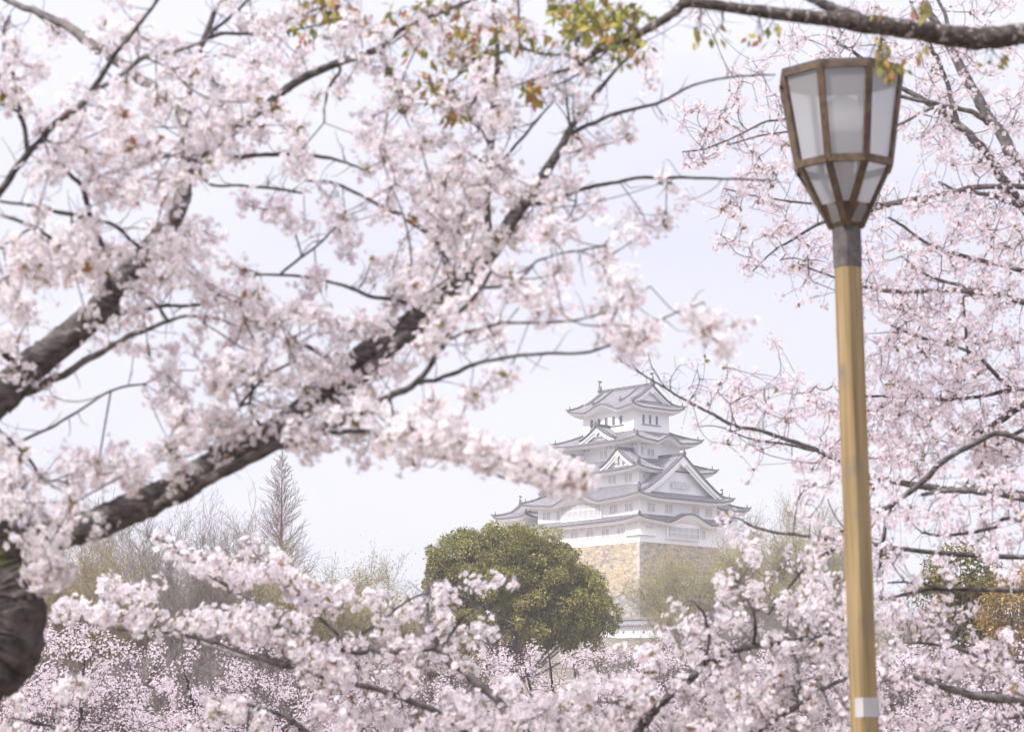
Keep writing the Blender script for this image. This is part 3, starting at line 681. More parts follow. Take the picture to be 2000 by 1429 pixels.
def bloom(t, pts, dirs, per, rad, size, kind, pal, bud=.12, pedicel=None, leaf=.0, budkind='bud', out=.6, extra=None, gravity=.25, nvar=.35, up=0.0, mat='petal'):
    mb = MB(); K = len(pts); cnt = np.maximum(1, rng.poisson(per, K)); ci = np.repeat(np.arange(K), cnt); n = len(ci)
    u = norm(rng.normal(size=(n, 3)) + out * dirs[ci] + np.array([0, 0, -gravity])); r = rad * rng.uniform(.55, 1.1, n)
    c = pts[ci] + rng.normal(0, rad * .25, (n, 3)); pos = c + u * r[:, None]
    if extra is not None: bud_p = extra[ci]
    else: bud_p = np.full(n, bud)
    isb = rng.uniform(size=n) < bud_p
    sz = size / 2 * rng.uniform(.8, 1.12, n); nr = norm(u * (1 - up) + up * np.array([-.35, -.75, .55]) + rng.normal(0, nvar, (n, 3)))
    f = ~isb
    scatter(mb, kind, pos[f] - t.foot, nr[f], sz[f], pal)
    scatter(mb, 'bud', pos[isb] - t.foot, nr[isb], sz[isb] * .75, PAL_BUD, .1)
    if pedicel: mb.segs(c - t.foot, pos - t.foot - nr * sz[:, None] * .3, pedicel, pedicel, 3, np.array((.36, .24, .16)))
    if leaf:
        k = rng.uniform(size=K) < leaf; k = np.repeat(np.where(k)[0], 3); m = len(k)
        dl = norm(rng.normal(size=(m, 3)) + dirs[k]); colr = np.array([(.26, .20, .06), (.30, .16, .07), (.22, .22, .07)])[rng.integers(0, 3, m)] * rng.uniform(.8, 1.2, (m, 1))
        leaves(mb, pts[k] - t.foot, dl, rng.uniform(.025, .05, m), colr)
    o = mb.build('blossoms', M[mat], t.root); o['kind'] = 'stuff'; return o

def foot_of(x, Y): 
    p = P(x, 1200, Y); return (float(p[0]), float(Y), float(h(p[0], np.float64(Y))))
def gpx(Y): return 1560 + F * CZ / Y          # pixel row of flat ground at distance Y

# ---- near cherry on the left
ROWS_L = ["245336656535654631", "40656565455443233101", "65367768645755536454", "78899999725524532540", "478798675444674463", "686966455537768873441",
          "79874313235568996363", "8999785214478977752", "98734787665699863682", "875442678876777478774", "6221047778564665431", "02435567788862",
          "333278998757971", "367899423000", "787652", "34", "33", "1"]
YL = 10.0
t = Tree('cherry_tree', 'big near cherry tree with dark trunk at the left edge and pale blossoms', 'cherry tree', foot_of(-330, YL))
t.limb([(-330, gpx(YL) + 40, 230), (-320, 1900, 200), (-240, 1600, 185), (-116, 1352, 172), (-30, 1290, 172), (4, 1225, 168), (10, 1170, 146), (-6, 1118, 116), (-16, 1070, 100), (-34, 1030, 96), (-90, 950, 92), (-140, 850, 90), (-150, 700, 80)], YL, YL + .3, 'bark_moss', 40, 'trunk', .012, k=22, rough=.022)
t.limb([(-24, 1075, 80), (40, 1055, 62), (140, 1037, 60), (230, 1005, 62), (330, 958, 60), (430, 900, 55), (520, 850, 48), (600, 790, 42), (660, 745, 41), (700, 700, 44), (760, 660, 45), (830, 610, 42), (900, 555, 39), (960, 490, 34), (1000, 430, 29), (1050, 360, 23), (1095, 290, 17), (1113, 252, 13), (1150, 205, 9), (1200, 140, 7), (1262, 80, 5)], YL, YL + .9, 'bark', 24, wob=.03, k=12, rough=.018)
t.limb([(-140, 860, 84), (-60, 815, 78), (0, 775, 74), (60, 715, 66), (120, 668, 60), (190, 608, 54), (230, 555, 50), (290, 490, 46), (330, 440, 40), (355, 390, 34), (362, 340, 30), (378, 308, 30), (420, 278, 24), (470, 245, 19), (530, 197, 16), (580, 160, 17), (650, 127, 16), (735, 97, 14), (785, 57, 10), (840, 32, 8), (915, 3, 7), (1000, -40, 5)], YL, YL + .8, 'bark', 24, wob=.03, k=12, rough=.018)
for pts, Y1, mat in [
    ([(-140, 700, 30), (-60, 470, 20), (0, 377, 16), (57, 300, 15), (107, 243, 14), (170, 193, 13), (213, 123, 10), (250, 77, 9), (307, 0, 7), (330, -40, 5)], YL - .6, 'bark'),
    ([(368, 300, 26), (350, 213, 24), (283, 163, 23), (227, 120, 22), (180, 87, 22), (133, 50, 19), (77, 27, 15), (20, 3, 12), (-20, -20, 9)], YL + 1.2, 'bark_pale'),
    ([(363, 300, 17), (367, 197, 13), (383, 123, 13), (397, 80, 13), (415, 35, 11), (425, 10, 8)], YL + .8, 'bark'),
    ([(395, 77, 8), (433, 66, 8), (507, 68, 7), (550, 63, 5), (620, 50, 4)], YL + .9, 'bark'), ([(415, 63, 8), (450, 33, 7), (485, 0, 6), (500, -20, 5)], YL + .7, 'bark'),
    ([(180, 185, 10), (233, 147, 11), (290, 110, 11), (360, 95, 8), (400, 80, 6)], YL + .3, 'bark_pale'),
    ([(57, 300, 11), (45, 240, 10), (38, 217, 10), (28, 150, 9), (13, 117, 7), (8, 60, 6), (20, 30, 5)], YL - .8, 'bark'), ([(38, 220, 7), (0, 203, 7), (-30, 190, 6)], YL - .8, 'bark'),
    ([(213, 560, 13), (205, 500, 12), (190, 457, 11), (173, 410, 11), (160, 367, 10), (127, 330, 8), (103, 283, 7), (80, 270, 5)], YL - .7, 'bark'),
    ([(160, 367, 8), (207, 340, 8), (267, 323, 8), (333, 303, 6)], YL - .5, 'bark'),
    ([(285, 495, 9), (255, 468, 8), (215, 437, 8), (133, 420, 8), (80, 403, 7), (0, 393, 6)], YL - .5, 'bark'), ([(130, 480, 8), (67, 443, 8), (0, 420, 7)], YL - .6, 'bark'), ([(67, 443, 6), (20, 470, 6), (-20, 500, 4)], YL - .5, 'bark'),
    ([(372, 318, 8), (390, 335, 7), (410, 360, 6), (467, 363, 6), (533, 367, 6), (593, 377, 5)], YL + .6, 'bark'),
    ([(395, 297, 11), (447, 307, 10), (520, 303, 9), (617, 305, 8), (667, 315, 6), (700, 327, 5)], YL + .7, 'bark'),
    ([(740, 97, 8), (747, 107, 8), (753, 127, 8), (770, 153, 7), (783, 200, 6), (787, 220, 5)], YL + .6, 'bark'), ([(660, 125, 7), (664, 140, 7), (645, 165, 6), (635, 205, 5), (632, 240, 4)], YL + .6, 'bark'),
    ([(958, 500, 15), (953, 400, 13), (957, 300, 13), (962, 217, 12), (970, 147, 11), (970, 83, 10), (963, 0, 8), (955, -40, 7)], YL + 1.0, 'bark'),
    ([(957, 343, 7), (1000, 293, 6), (1033, 253, 6), (1083, 197, 4)], YL + 1.1, 'bark'), ([(955, 325, 5), (913, 297, 5), (870, 267, 4)], YL + .8, 'bark'), ([(958, 290, 5), (925, 225, 4), (890, 190, 3)], YL + .8, 'bark'),
    ([(1113, 250, 8), (1140, 212, 7), (1167, 177, 6), (1210, 130, 5)], YL + .9, 'bark'), ([(1113, 245, 6), (1107, 200, 5), (1107, 167, 4)], YL + .8, 'bark'),
    ([(1108, 262, 10), (1160, 240, 9), (1205, 222, 8), (1255, 210, 7), (1300, 195, 6), (1345, 170, 5), (1400, 155, 4.5), (1460, 148, 4), (1515, 146, 3)], YL + 1.2, 'bark'),
    ([(1045, 400, 10), (1063, 393, 10), (1117, 377, 8), (1167, 363, 8), (1200, 357, 7), (1250, 347, 7), (1360, 348, 6), (1440, 350, 5), (1520, 353, 3)], YL + 1.2, 'bark'),
    ([(892, 562, 15), (847, 470, 12), (800, 430, 10), (733, 397, 8), (660, 360, 6), (600, 352, 5)], YL + .6, 'bark'),
    ([(832, 610, 10), (790, 589, 8), (727, 579, 8), (667, 556, 7), (583, 539, 6), (497, 536, 5)], YL + .4, 'bark'), ([(550, 533, 6), (585, 505, 6), (623, 476, 5), (660, 440, 4)], YL + .5, 'bark'),
    ([(225, 600, 22), (243, 612, 14), (290, 604, 8), (320, 597, 8), (360, 597, 7), (430, 594, 6), (467, 584, 5), (517, 563, 4)], YL + .4, 'bark'),
    ([(50, 765, 18), (100, 743, 15), (167, 706, 14), (233, 667, 12), (300, 639, 9), (360, 617, 7), (430, 625, 5), (500, 650, 4)], YL + .4, 'bark_pale'), ([(232, 545, 8), (250, 556, 8), (300, 589, 7), (330, 629, 6)], YL + .3, 'bark'),
    ([(-80, 900, 8), (0, 876, 6), (80, 843, 6), (143, 809, 5), (217, 763, 5), (283, 749, 4)], YL + .6, 'twig'), ([(-40, 800, 9), (0, 839, 8), (50, 889, 7), (90, 943, 6)], YL + .2, 'twig'),
    ([(48, 733, 16), (20, 703, 14), (-20, 670, 12), (-60, 640, 10)], YL - .3, 'bark'),
    ([(300, 988, 26), (360, 960, 25), (420, 928, 24), (520, 880, 22), (590, 855, 19), (680, 815, 17), (760, 775, 14), (815, 745, 13), (848, 700, 11), (872, 665, 11), (900, 610, 10), (940, 560, 9), (958, 530, 7)], YL - .7, 'bark'),
    ([(815, 747, 9), (850, 742, 9), (900, 722, 9), (930, 710, 8), (1000, 695, 7), (1080, 690, 6), (1160, 685, 6), (1250, 650, 5), (1310, 615, 4), (1375, 590, 3)], YL - .9, 'bark'),
    ([(878, 662, 7), (905, 650, 7), (934, 643, 7), (984, 631, 6), (1087, 629, 5), (1180, 610, 4), (1270, 560, 3)], YL - .8, 'bark'),
    ([(942, 562, 7), (1000, 556, 6), (1030, 530, 6), (1050, 510, 5), (1100, 495, 4), (1180, 480, 4)], YL - .3, 'bark'),
    ([(610, 850, 12), (670, 843, 9), (730, 843, 9), (780, 855, 9), (830, 885, 8), (900, 900, 7), (960, 925, 6), (1050, 945, 5), (1130, 955, 4)], YL - 1.1, 'bark'),
    ([(740, 690, 13), (760, 662, 11), (790, 620, 9), (830, 575, 7)], YL + .2, 'bark'), ([(668, 742, 14), (650, 709, 12), (620, 686, 11), (590, 673, 8), (540, 655, 6)], YL + .3, 'bark'),
    ([(470, 880, 10), (447, 873, 8), (397, 876, 7), (360, 870, 4)], YL - .2, 'bark'), ([(490, 800, 7), (493, 760, 6), (497, 710, 5), (500, 670, 4)], YL - .2, 'bark'), ([(470, 790, 6), (493, 762, 6), (530, 728, 6), (577, 706, 5)], YL - .1, 'bark'),
    ([(660, 770, 36), (700, 745, 32), (745, 705, 30), (790, 660, 27), (850, 615, 24)], YL + .5, 'bark'),
]: t.limb(pts, YL, Y1, mat, 8)
cl = sample(ROWS_L, 0, 0, 960, clump=3, spread=26)
puffs = np.array([(1168, 272), (1345, 392), (1265, 440), (1160, 395), (1300, 355), (1455, 372), (1700 / 1.24, 1), (1240, 415)], float)
spray = along([([(790, 838), (835, 850), (900, 870), (950, 885), (1000, 898), (1050, 915), (1090, 930), (1118, 938)], 18, 3.4), ([(1070, 922), (1115, 945)], 12, 1.6), ([(62, 1100), (85, 1060), (72, 1130), (110, 1120)], 16, 2.2), ([(150, 1010), (175, 1030), (200, 1010)], 16, 1.5)])
pts, dirs = grow(t, np.concatenate([cl, puffs, spray]), .33, .0019, .35, .07)
bloom(t, pts, dirs, 15, .049, .0315, 'near', PAL, .08, .0007, .2)

# ---- right cherry, upper part
def right_tree(label, foot, YR, trunk, limbs, rows, r0, area, per, size, kind, budx, jit, tw):
    t = Tree('cherry_tree', label, 'cherry tree', foot)
    t.limb(trunk, YR, YR, 'bark', 14, 'trunk', .03)
    for pts, Y1, mat in limbs: t.limb(pts, YR, Y1, mat, 8)
    cl = sample(rows, r0, 20, area, clump=4, spread=17); pts, dirs = grow(t, cl, jit, tw, .25, bend=.16)
    bloom(t, pts, dirs, per, .046, size, kind, PAL_PINK, .13, None, .12, extra=budx(cl) if budx else None)
    return t
ROWS_R = ["1002212243", "0025523444", "0342014455", "6643003534", "5344023455", "2452014455", "0454134666", "0566546767", "0112247655", "0000047775", "1021177776",
          "4775578876", "1456687787", "0024677467", "0225455767", "0213455555", "1123456444", "0022243120", "0000014422", "0000266677", "0000155566", "0000155566"]
YR = 21.0
right_tree('pink cherry tree with many fine twigs spreading in behind the lamp from the right', foot_of(2420, YR), YR,
    [(2420, gpx(YR) + 20, 150), (2400, 1700, 130), (2330, 1300, 110), (2260, 1000, 95), (2190, 760, 80), (2140, 560, 62), (2080, 430, 44), (2010, 330, 30)],
    [([(2040, 370, 36), (2000, 325, 28), (1943, 250, 24), (1920, 213, 23), (1867, 110, 20), (1827, 40, 16), (1790, -20, 12)], YR, 'bark_pale'),
     ([(2120, 540, 28), (2060, 480, 24), (1990, 393, 20), (1930, 305, 18), (1873, 243, 17), (1820, 205, 13), (1750, 167, 9), (1690, 120, 8), (1627, 73, 6)], YR + .8, 'bark'),
     ([(1868, 240, 10), (1857, 187, 10), (1833, 123, 9), (1817, 90, 9), (1783, 17, 7), (1775, -20, 6)], YR + .5, 'bark'), ([(1862, 100, 8), (1850, 43, 8), (1833, 0, 7), (1825, -30, 6)], YR, 'bark'),
     ([(1935, 240, 12), (1900, 220, 11), (1833, 203, 10), (1753, 190, 8), (1690, 190, 6), (1610, 215, 5), (1530, 233, 5), (1490, 240, 4.5), (1440, 265, 4), (1380, 290, 4), (1333, 297, 3)], YR - .7, 'bark_pale'), ([(1833, 206, 7), (1790, 225, 6), (1747, 247, 6), (1690, 262, 5), (1600, 255, 4.5), (1500, 262, 4), (1423, 283, 3)], YR - .5, 'bark_pale'),
     ([(2090, 372, 14), (2000, 365, 12), (1900, 367, 11), (1833, 380, 10), (1707, 400, 8), (1640, 402, 6), (1583, 397, 5), (1477, 383, 4), (1413, 368, 3)], YR - .3, 'bark_pale'), ([(2040, 420, 12), (1980, 397, 10), (1927, 380, 9), (1870, 372, 7), (1833, 357, 5)], YR, 'bark_pale'),
     ([(1760, 395, 7), (1680, 418, 7), (1604, 435, 7), (1546, 469, 5), (1508, 492, 4), (1470, 530, 3)], YR - .5, 'bark'),
     ([(2120, 548, 14), (2060, 540, 12), (1997, 527, 10), (1893, 504, 9), (1816, 477, 7), (1758, 438, 5), (1735, 425, 4)], YR - .3, 'bark'),
     ([(2150, 640, 16), (2080, 610, 14), (2000, 588, 13), (1912, 571, 11), (1835, 567, 10), (1739, 569, 9), (1690, 560, 7), (1640, 545, 5), (1560, 515, 3)], YR - .5, 'bark_pale'), ([(1940, 577, 8), (1870, 556, 7), (1806, 535, 6), (1760, 500, 4)], YR, 'bark_pale'),
     ([(2180, 790, 14), (2040, 770, 12), (1977, 758, 10), (1904, 693, 8), (1835, 669, 7), (1785, 654, 6), (1739, 635, 4)], YR - .2, 'bark'), ([(1890, 690, 6), (1884, 620, 5), (1880, 580, 4)], YR, 'bark'),
     ([(2210, 800, 22), (2080, 745, 18), (2000, 790, 16), (1950, 826, 14), (1906, 846, 10), (1850, 862, 6)], YR - .5, 'bark'),
     ([(2200, 800, 14), (2000, 762, 10), (1930, 772, 8), (1866, 779, 7), (1783, 776, 6), (1690, 773, 5)], YR, 'bark'), ([(2100, 790, 10), (1960, 860, 8), (1900, 930, 7), (1860, 975, 5)], YR, 'bark'),
     ([(2230, 1010, 18), (1960, 960, 15), (1840, 955, 14), (1720, 935, 13), (1650, 905, 11), (1586, 876, 9), (1500, 846, 8), (1433, 829, 7), (1383, 803, 6), (1333, 778, 5), (1290, 752, 4), (1256, 732, 3.2), (1225, 712, 2.6), (1206, 700, 2)], YR - 1.2, 'bark_pale'),
     ([(1590, 880, 6), (1540, 868, 5), (1470, 858, 4), (1420, 838, 3)], YR - 1.2, 'bark_pale'), ([(1300, 758, 2.2), (1275, 720, 2), (1266, 690, 1.5)], YR - 1.2, 'twig'), ([(1262, 737, 2.2), (1235, 712, 2), (1222, 686, 1.5)], YR - 1.2, 'twig'), ([(1310, 765, 2.2), (1310, 740, 2), (1328, 712, 1.5)], YR - 1.2, 'twig'), ([(1345, 785, 2.5), (1365, 750, 2), (1362, 722, 1.5)], YR - 1.2, 'twig')],
    ROWS_R[:14], 0, 98, 7, .037, 'mid', lambda c: np.where(c[:, 0] < 1400, .6, np.where(c[:, 0] < 1560, .28, .13)), .55, .0016)
YQ = 17.0
right_tree('cherry tree low behind the wooden post whose pink branches reach in from the right edge', foot_of(2500, YQ), YQ,
    [(2500, gpx(YQ) + 20, 150), (2480, 1800, 135), (2400, 1500, 120), (2300, 1250, 100), (2220, 1060, 80), (2150, 950, 50)],
    [([(2190, 1010, 26), (2080, 985, 20), (2000, 970, 17), (1930, 961, 15), (1860, 957, 11), (1800, 965, 7)], YQ, 'bark_pale'),
     ([(2200, 1030, 12), (2080, 900, 12), (1960, 850, 11), (1900, 868, 11), (1853, 893, 11), (1800, 940, 12), (1746, 982, 11), (1700, 1010, 9), (1640, 1040, 6)], YQ, 'bark'), ([(1740, 985, 8), (1728, 1040, 8), (1720, 1090, 7), (1717, 1130, 5)], YQ, 'bark'),
     ([(2290, 1220, 14), (2080, 1150, 11), (2000, 1152, 9), (1833, 1151, 7), (1770, 1160, 6), (1713, 1172, 4)], YQ, 'bark'), ([(1840, 1150, 6), (1790, 1137, 5), (1733, 1137, 4)], YQ, 'bark'),
     ([(2330, 1400, 26), (2100, 1380, 22), (1956, 1365, 17), (1900, 1356, 16), (1833, 1338, 13), (1783, 1322, 11), (1716, 1317, 8), (1650, 1297, 6), (1600, 1300, 4)], YQ, 'bark_pale'),
     ([(2230, 1080, 12), (1900, 1085, 10), (1720, 1065, 9), (1643, 1055, 8), (1560, 1045, 7), (1483, 1032, 5), (1440, 1010, 3)], YQ, 'bark'), ([(1665, 1050, 8), (1583, 1102, 7), (1533, 1152, 6), (1500, 1200, 4)], YQ, 'bark'),
     ([(2230, 1100, 9), (1990, 1015, 8), (1940, 1030, 7), (1850, 1045, 6), (1800, 1040, 4)], YQ, 'bark'), ([(2250, 1290, 10), (1960, 1290, 8), (1850, 1260, 6), (1740, 1255, 4)], YQ, 'bark'), ([(2300, 1420, 10), (1980, 1400, 8), (1900, 1420, 6), (1800, 1440, 5)], YQ, 'bark')],
    ROWS_R[14:], 14, 190, 7, .036, 'near', None, .6, .0017)

# ---- foreground cherries along the bottom
ROWS_B = ["0", "0000000000000100000001122", "0000000002447430000024567", "0000000136556630000277678", "00000001478554100253887773", "45200146675658678888998883", "44200135576779998889998883", "44200135576779998889998883"]
def front_tree(label, foot, YB, trunk, limbs, c0, c1, sprays=None):
    t = Tree('cherry_tree', label, 'cherry tree', foot); t.limb(trunk, YB, YB, 'bark', 12, 'trunk', .03)
    for pts, Y1, mat in limbs: t.limb(pts, YB, Y1, mat, 8)
    cl = np.concatenate([sample(ROWS_B, 15, 0, 400, c0, c1, 3, 20)] + ([along(sprays)] if sprays else [])); pts, dirs = grow(t, cl, .22, .0018, .3)
    bloom(t, pts, dirs, 14, .046, .034, 'near', PAL, .12, .0007, .3); return t
YB = 14.5
front_tree('cherry tree along the bottom with pale blossom sprays pointing left toward the dark trunk', foot_of(1090, YB), YB,
    [(1090, gpx(YB) + 20, 85), (1085, 1900, 76), (1070, 1650, 62), (1050, 1500, 44), (1010, 1410, 28)],
    [([(1040, 1470, 26), (978, 1375, 18), (915, 1319, 16), (880, 1295, 15), (855, 1268, 14), (810, 1268, 14), (740, 1272, 13), (680, 1270, 12), (623, 1258, 11), (533, 1215, 9), (483, 1169, 8), (383, 1105, 7), (333, 1062, 5), (290, 1049, 3)], YB - .3, 'bark_pale'),
     ([(1030, 1480, 22), (940, 1440, 17), (859, 1392, 14), (782, 1361, 13), (700, 1335, 11), (640, 1325, 9), (590, 1312, 9), (500, 1282, 8), (400, 1249, 7), (333, 1235, 6), (233, 1229, 5), (170, 1215, 4), (110, 1209, 3)], YB - .8, 'bark_pale'),
     ([(858, 1268, 9), (848, 1240, 8), (838, 1217, 8), (834, 1180, 6), (838, 1145, 4)], YB, 'bark'), ([(690, 1270, 8), (630, 1209, 6), (583, 1162, 5), (517, 1102, 4), (475, 1052, 3)], YB, 'bark_pale'), ([(560, 1290, 8), (467, 1279, 8), (433, 1268, 7), (393, 1255, 5)], YB + .8, 'bark_pale'),
     ([(660, 1265, 6), (740, 1215, 5), (800, 1170, 4), (880, 1145, 3)], YB, 'bark'), ([(860, 1270, 7), (900, 1210, 5), (935, 1185, 3)], YB, 'bark'),
     ([(1050, 1530, 20), (800, 1500, 16), (620, 1440, 13), (560, 1400, 10), (470, 1370, 6), (430, 1340, 4)], YB - 1, 'bark'), ([(1050, 1560, 20), (700, 1560, 14), (350, 1490, 10), (150, 1430, 7), (20, 1400, 4)], YB - 1.2, 'bark')], 0, 15,
    [([(288, 1050), (330, 1065), (385, 1100), (440, 1125), (480, 1130)], 12, 1.6), ([(400, 1100), (450, 1100), (510, 1120), (560, 1125)], 15, 1.7), ([(475, 1052), (520, 1085), (555, 1120), (590, 1150), (640, 1165)], 15, 1.8), ([(560, 1130), (600, 1165), (640, 1180), (660, 1205)], 14, 1.2),
     ([(110, 1192), (160, 1195), (230, 1205), (300, 1210), (370, 1215), (440, 1225), (500, 1245)], 16, 2.1), ([(380, 1205), (450, 1215), (520, 1235), (590, 1275), (660, 1300)], 21, 2.5), ([(205, 1150), (250, 1152), (290, 1170)], 12, 1.8), ([(300, 1135), (330, 1130)], 9, .8), ([(440, 1195), (470, 1200), (520, 1210)], 14, 1.6), ([(540, 1205), (600, 1225)], 12, 1.2)])
front_tree('cherry tree along the bottom with dense pale blossom left of the wooden post', foot_of(1215, YB + .5), YB + .5,
    [(1215, gpx(YB + .5) + 20, 95), (1212, 1900, 84), (1205, 1650, 70), (1200, 1520, 50), (1220, 1460, 30)],
    [([(1205, 1500, 26), (1250, 1420, 19), (1280, 1390, 17), (1360, 1312, 15), (1410, 1280, 13), (1460, 1265, 12), (1533, 1252, 11), (1600, 1243, 9), (1650, 1235, 7), (1700, 1232, 4)], YB + .2, 'bark'),
     ([(1210, 1540, 24), (1400, 1470, 18), (1520, 1400, 13), (1600, 1350, 9), (1660, 1320, 6)], YB, 'bark'), ([(1470, 1263, 8), (1475, 1210, 7), (1460, 1170, 5), (1440, 1140, 3)], YB, 'bark'), ([(1540, 1250, 7), (1560, 1310, 6), (1558, 1370, 4)], YB, 'bark'), ([(1370, 1305, 8), (1385, 1250, 6), (1375, 1200, 5), (1350, 1170, 3)], YB, 'bark'),
     ([(1205, 1560, 20), (1130, 1470, 13), (1100, 1420, 9), (1060, 1380, 6)], YB, 'bark'), ([(1255, 1410, 8), (1225, 1380, 7), (1190, 1370, 5)], YB, 'bark')], 16, 25)

# ---- cherry trees in the middle distance
ROWS_M = ["353100000000000000000000000000", "245541343333355554444444445544", "556654555566666666555555555555", "666666667777777777777777777777", "888888888888888888888888888888"]
mids = [(0, 4, 48, 130, 'mid distance pink cherry tree low beside the mossy trunk at the left'), (5, 9, 56, 480, 'mid distance pink cherry tree behind the left blossom sprays'), (10, 14, 64, 860, 'mid distance pink cherry tree just below the round green tree'),
        (15, 19, 60, 1160, 'mid distance pink cherry tree below the foot of the stone base'), (20, 24, 54, 1480, 'mid distance pink cherry tree seen between the bottom blossoms left of the post'), (25, 29, 46, 1850, 'mid distance pink cherry tree low in the right corner beyond the post')]
for c0, c1, Y, xc, lab in mids:
    t = Tree('cherry_tree', lab, 'cherry tree', foot_of(xc, Y), 'cherry trees in the middle distance')
    top = gpx(Y) - F * h(xc, Y) / Y * 0; x0, x1 = c0 * CELL, (c1 + 1) * CELL
    t.limb([(xc, gpx(Y) + 5, 40), (xc + 5, gpx(Y) - 90, 34), (xc - 4, 1530, 28), (xc, 1490, 22)], Y, Y, 'bark', 8, 'trunk', .05)
    for k in range(7):
        a = (k + .5) / 7; xe = x0 + (x1 - x0) * a
        t.limb([(xc, 1500, 16), (xc + (xe - xc) * .45 + rng.normal(0, 15), 1440 + rng.normal(0, 12), 10), (xc + (xe - xc) * .8, 1370 + rng.normal(0, 15), 7), (xe, 1310 + rng.normal(0, 22), 3)], Y, Y + rng.normal(0, 2.5), 'bark', 6, k=4)
    cl = sample(ROWS_M, 18, 0, 95, c0, c1, 4, 11); pts, dirs = grow(t, cl, 1.8, .0036, .5, bend=.14, tmin=.0065, seg=2, spurs=400, spur_len=.9)
    bloom(t, pts, dirs, 24, .15, .043, 'far', PAL_FAR, .2, None, 0, nvar=.15, up=.5, mat='petal_far')

# ---- tree with young leaves whose lichened limb crosses the top right
YT = 11.0
t = Tree('leafing_tree', 'tree with a thick lichened limb across the top right and small yellow and orange leaves', 'tree', foot_of(2900, YT))
t.limb([(2900, gpx(YT) + 40, 210), (2880, 1800, 190), (2820, 1200, 170), (2740, 700, 150), (2620, 300, 130), (2450, 80, 95)], YT, YT, 'bark_lichen', 16, 'trunk', .03)
t.limb([(2480, 100, 84), (2330, 20, 66), (2200, 25, 56), (2100, 52, 50), (2000, 66, 45), (1930, 74, 46), (1867, 71, 44), (1767, 57, 41), (1690, 48, 38), (1620, 38, 32), (1530, 28, 27), (1433, 16, 23), (1345, 6, 21), (1310, 30, 18), (1250, 65, 16), (1200, 85, 14), (1150, 110, 12), (1122, 130, 10), (1060, 150, 5), (1000, 170, 3)], YT, YT - .6, 'bark_lichen', 14, wob=.05)
for pts in [[(1700, 48, 30), (1650, 26, 26), (1590, -2, 22), (1520, -40, 18)], [(1128, 122, 7), (1112, 107, 7), (1060, 106, 6), (1028, 96, 6), (1000, 98, 5), (940, 116, 4), (880, 132, 3)], [(1126, 125, 7), (1124, 80, 6), (1128, 0, 6), (1130, -30, 5)], [(1250, 62, 6), (1190, 20, 5), (1160, -20, 4)],
            [(1000, -30, 6), (900, 10, 5), (830, 40, 4), (760, 90, 3)], [(1345, 4, 6), (1250, -30, 6), (1000, -45, 6), (700, -20, 6), (640, 10, 4), (560, 40, 3)], [(940, 116, 4), (880, 160, 3), (850, 195, 3), (888, 230, 2)], [(1720, 60, 4), (1722, 100, 3), (1735, 150, 2)], [(1200, 90, 4), (1120, 150, 4), (1050, 180, 3), (1040, 190, 2)], [(1480, 24, 3), (1490, 70, 2)], [(1410, 15, 3), (1412, 60, 2)], [(1370, 12, 3), (1366, 70, 2)], [(1930, 74, 4), (1940, 105, 2)]]:
    t.limb(pts, YT, YT - .2, 'bark', 6)
spots = [(620, 8, 55, 34), (600, 42, 40, 16), (660, 22, 30, 14), (705, 28, 22, 8), (780, 15, 20, 7), (850, 20, 28, 10), (890, 10, 25, 10), (800, 95, 25, 9), (905, 92, 40, 26), (930, 62, 30, 16), (985, 45, 28, 16), (1005, 62, 28, 12), (1150, 20, 62, 70), (1185, 60, 55, 55), (1230, 42, 45, 34), (1118, 45, 36, 26), (1250, 85, 25, 12), (1190, 108, 24, 9), (842, 160, 36, 24), (862, 190, 24, 10), (885, 230, 22, 12), (930, 112, 34, 20), (965, 90, 24, 10), (1040, 178, 24, 16), (1050, 160, 16, 8), (757, 148, 18, 7), (788, 222, 8, 3), (660, 36, 20, 8),
         (1366, 72, 14, 4), (1402, 68, 14, 4), (1440, 62, 10, 2), (1480, 75, 18, 5), (1510, 52, 15, 4), (1722, 98, 22, 10), (1735, 140, 26, 12), (1700, 25, 18, 3), (1800, 12, 22, 8), (1795, 90, 12, 3), (1925, 112, 14, 3), (1960, 118, 12, 3), (1748, 128, 22, 8), (880, 65, 30, 12), (820, 45, 40, 9), (1060, 70, 30, 10), (1090, 10, 30, 16), (730, 60, 30, 6)]
cl = np.concatenate([np.column_stack([x + rng.normal(0, r_ * .55, n_), y + rng.normal(0, r_ * .5, n_)]) for x, y, r_, n_ in [(a, b, c, max(1, int(d * (.75 if a < 1090 else .95)))) for a, b, c, d in spots]])
pts, dirs = grow(t, cl, .12, .0011, .3, n=3, tmin=.0008)
mb = MB(); ci = np.repeat(np.arange(len(pts)), 2); n = len(ci)
xs = cl[ci, 0]; pal = np.array([(.28, .28, .07), (.36, .32, .09), (.42, .26, .10), (.42, .19, .13), (.19, .21, .065), (.40, .35, .12)])
pr_green = np.where(xs > 1080, 1.05, 0.62)
kk = np.where(rng.uniform(size=n) < pr_green * .72, rng.choice([0, 1, 4, 5], n), rng.choice([2, 3, 2, 1], n))
leaves(mb, pts[ci] + rng.normal(0, .012, (n, 3)) - t.foot, rng.normal(0, .6, (n, 3)) + np.array([0, 0, -1.0]), rng.uniform(.032, .058, n), pal[kk] * rng.uniform(.8, 1.2, (n, 1)))
o = mb.build('leaves', M['leaf'], t.root); o['kind'] = 'stuff'

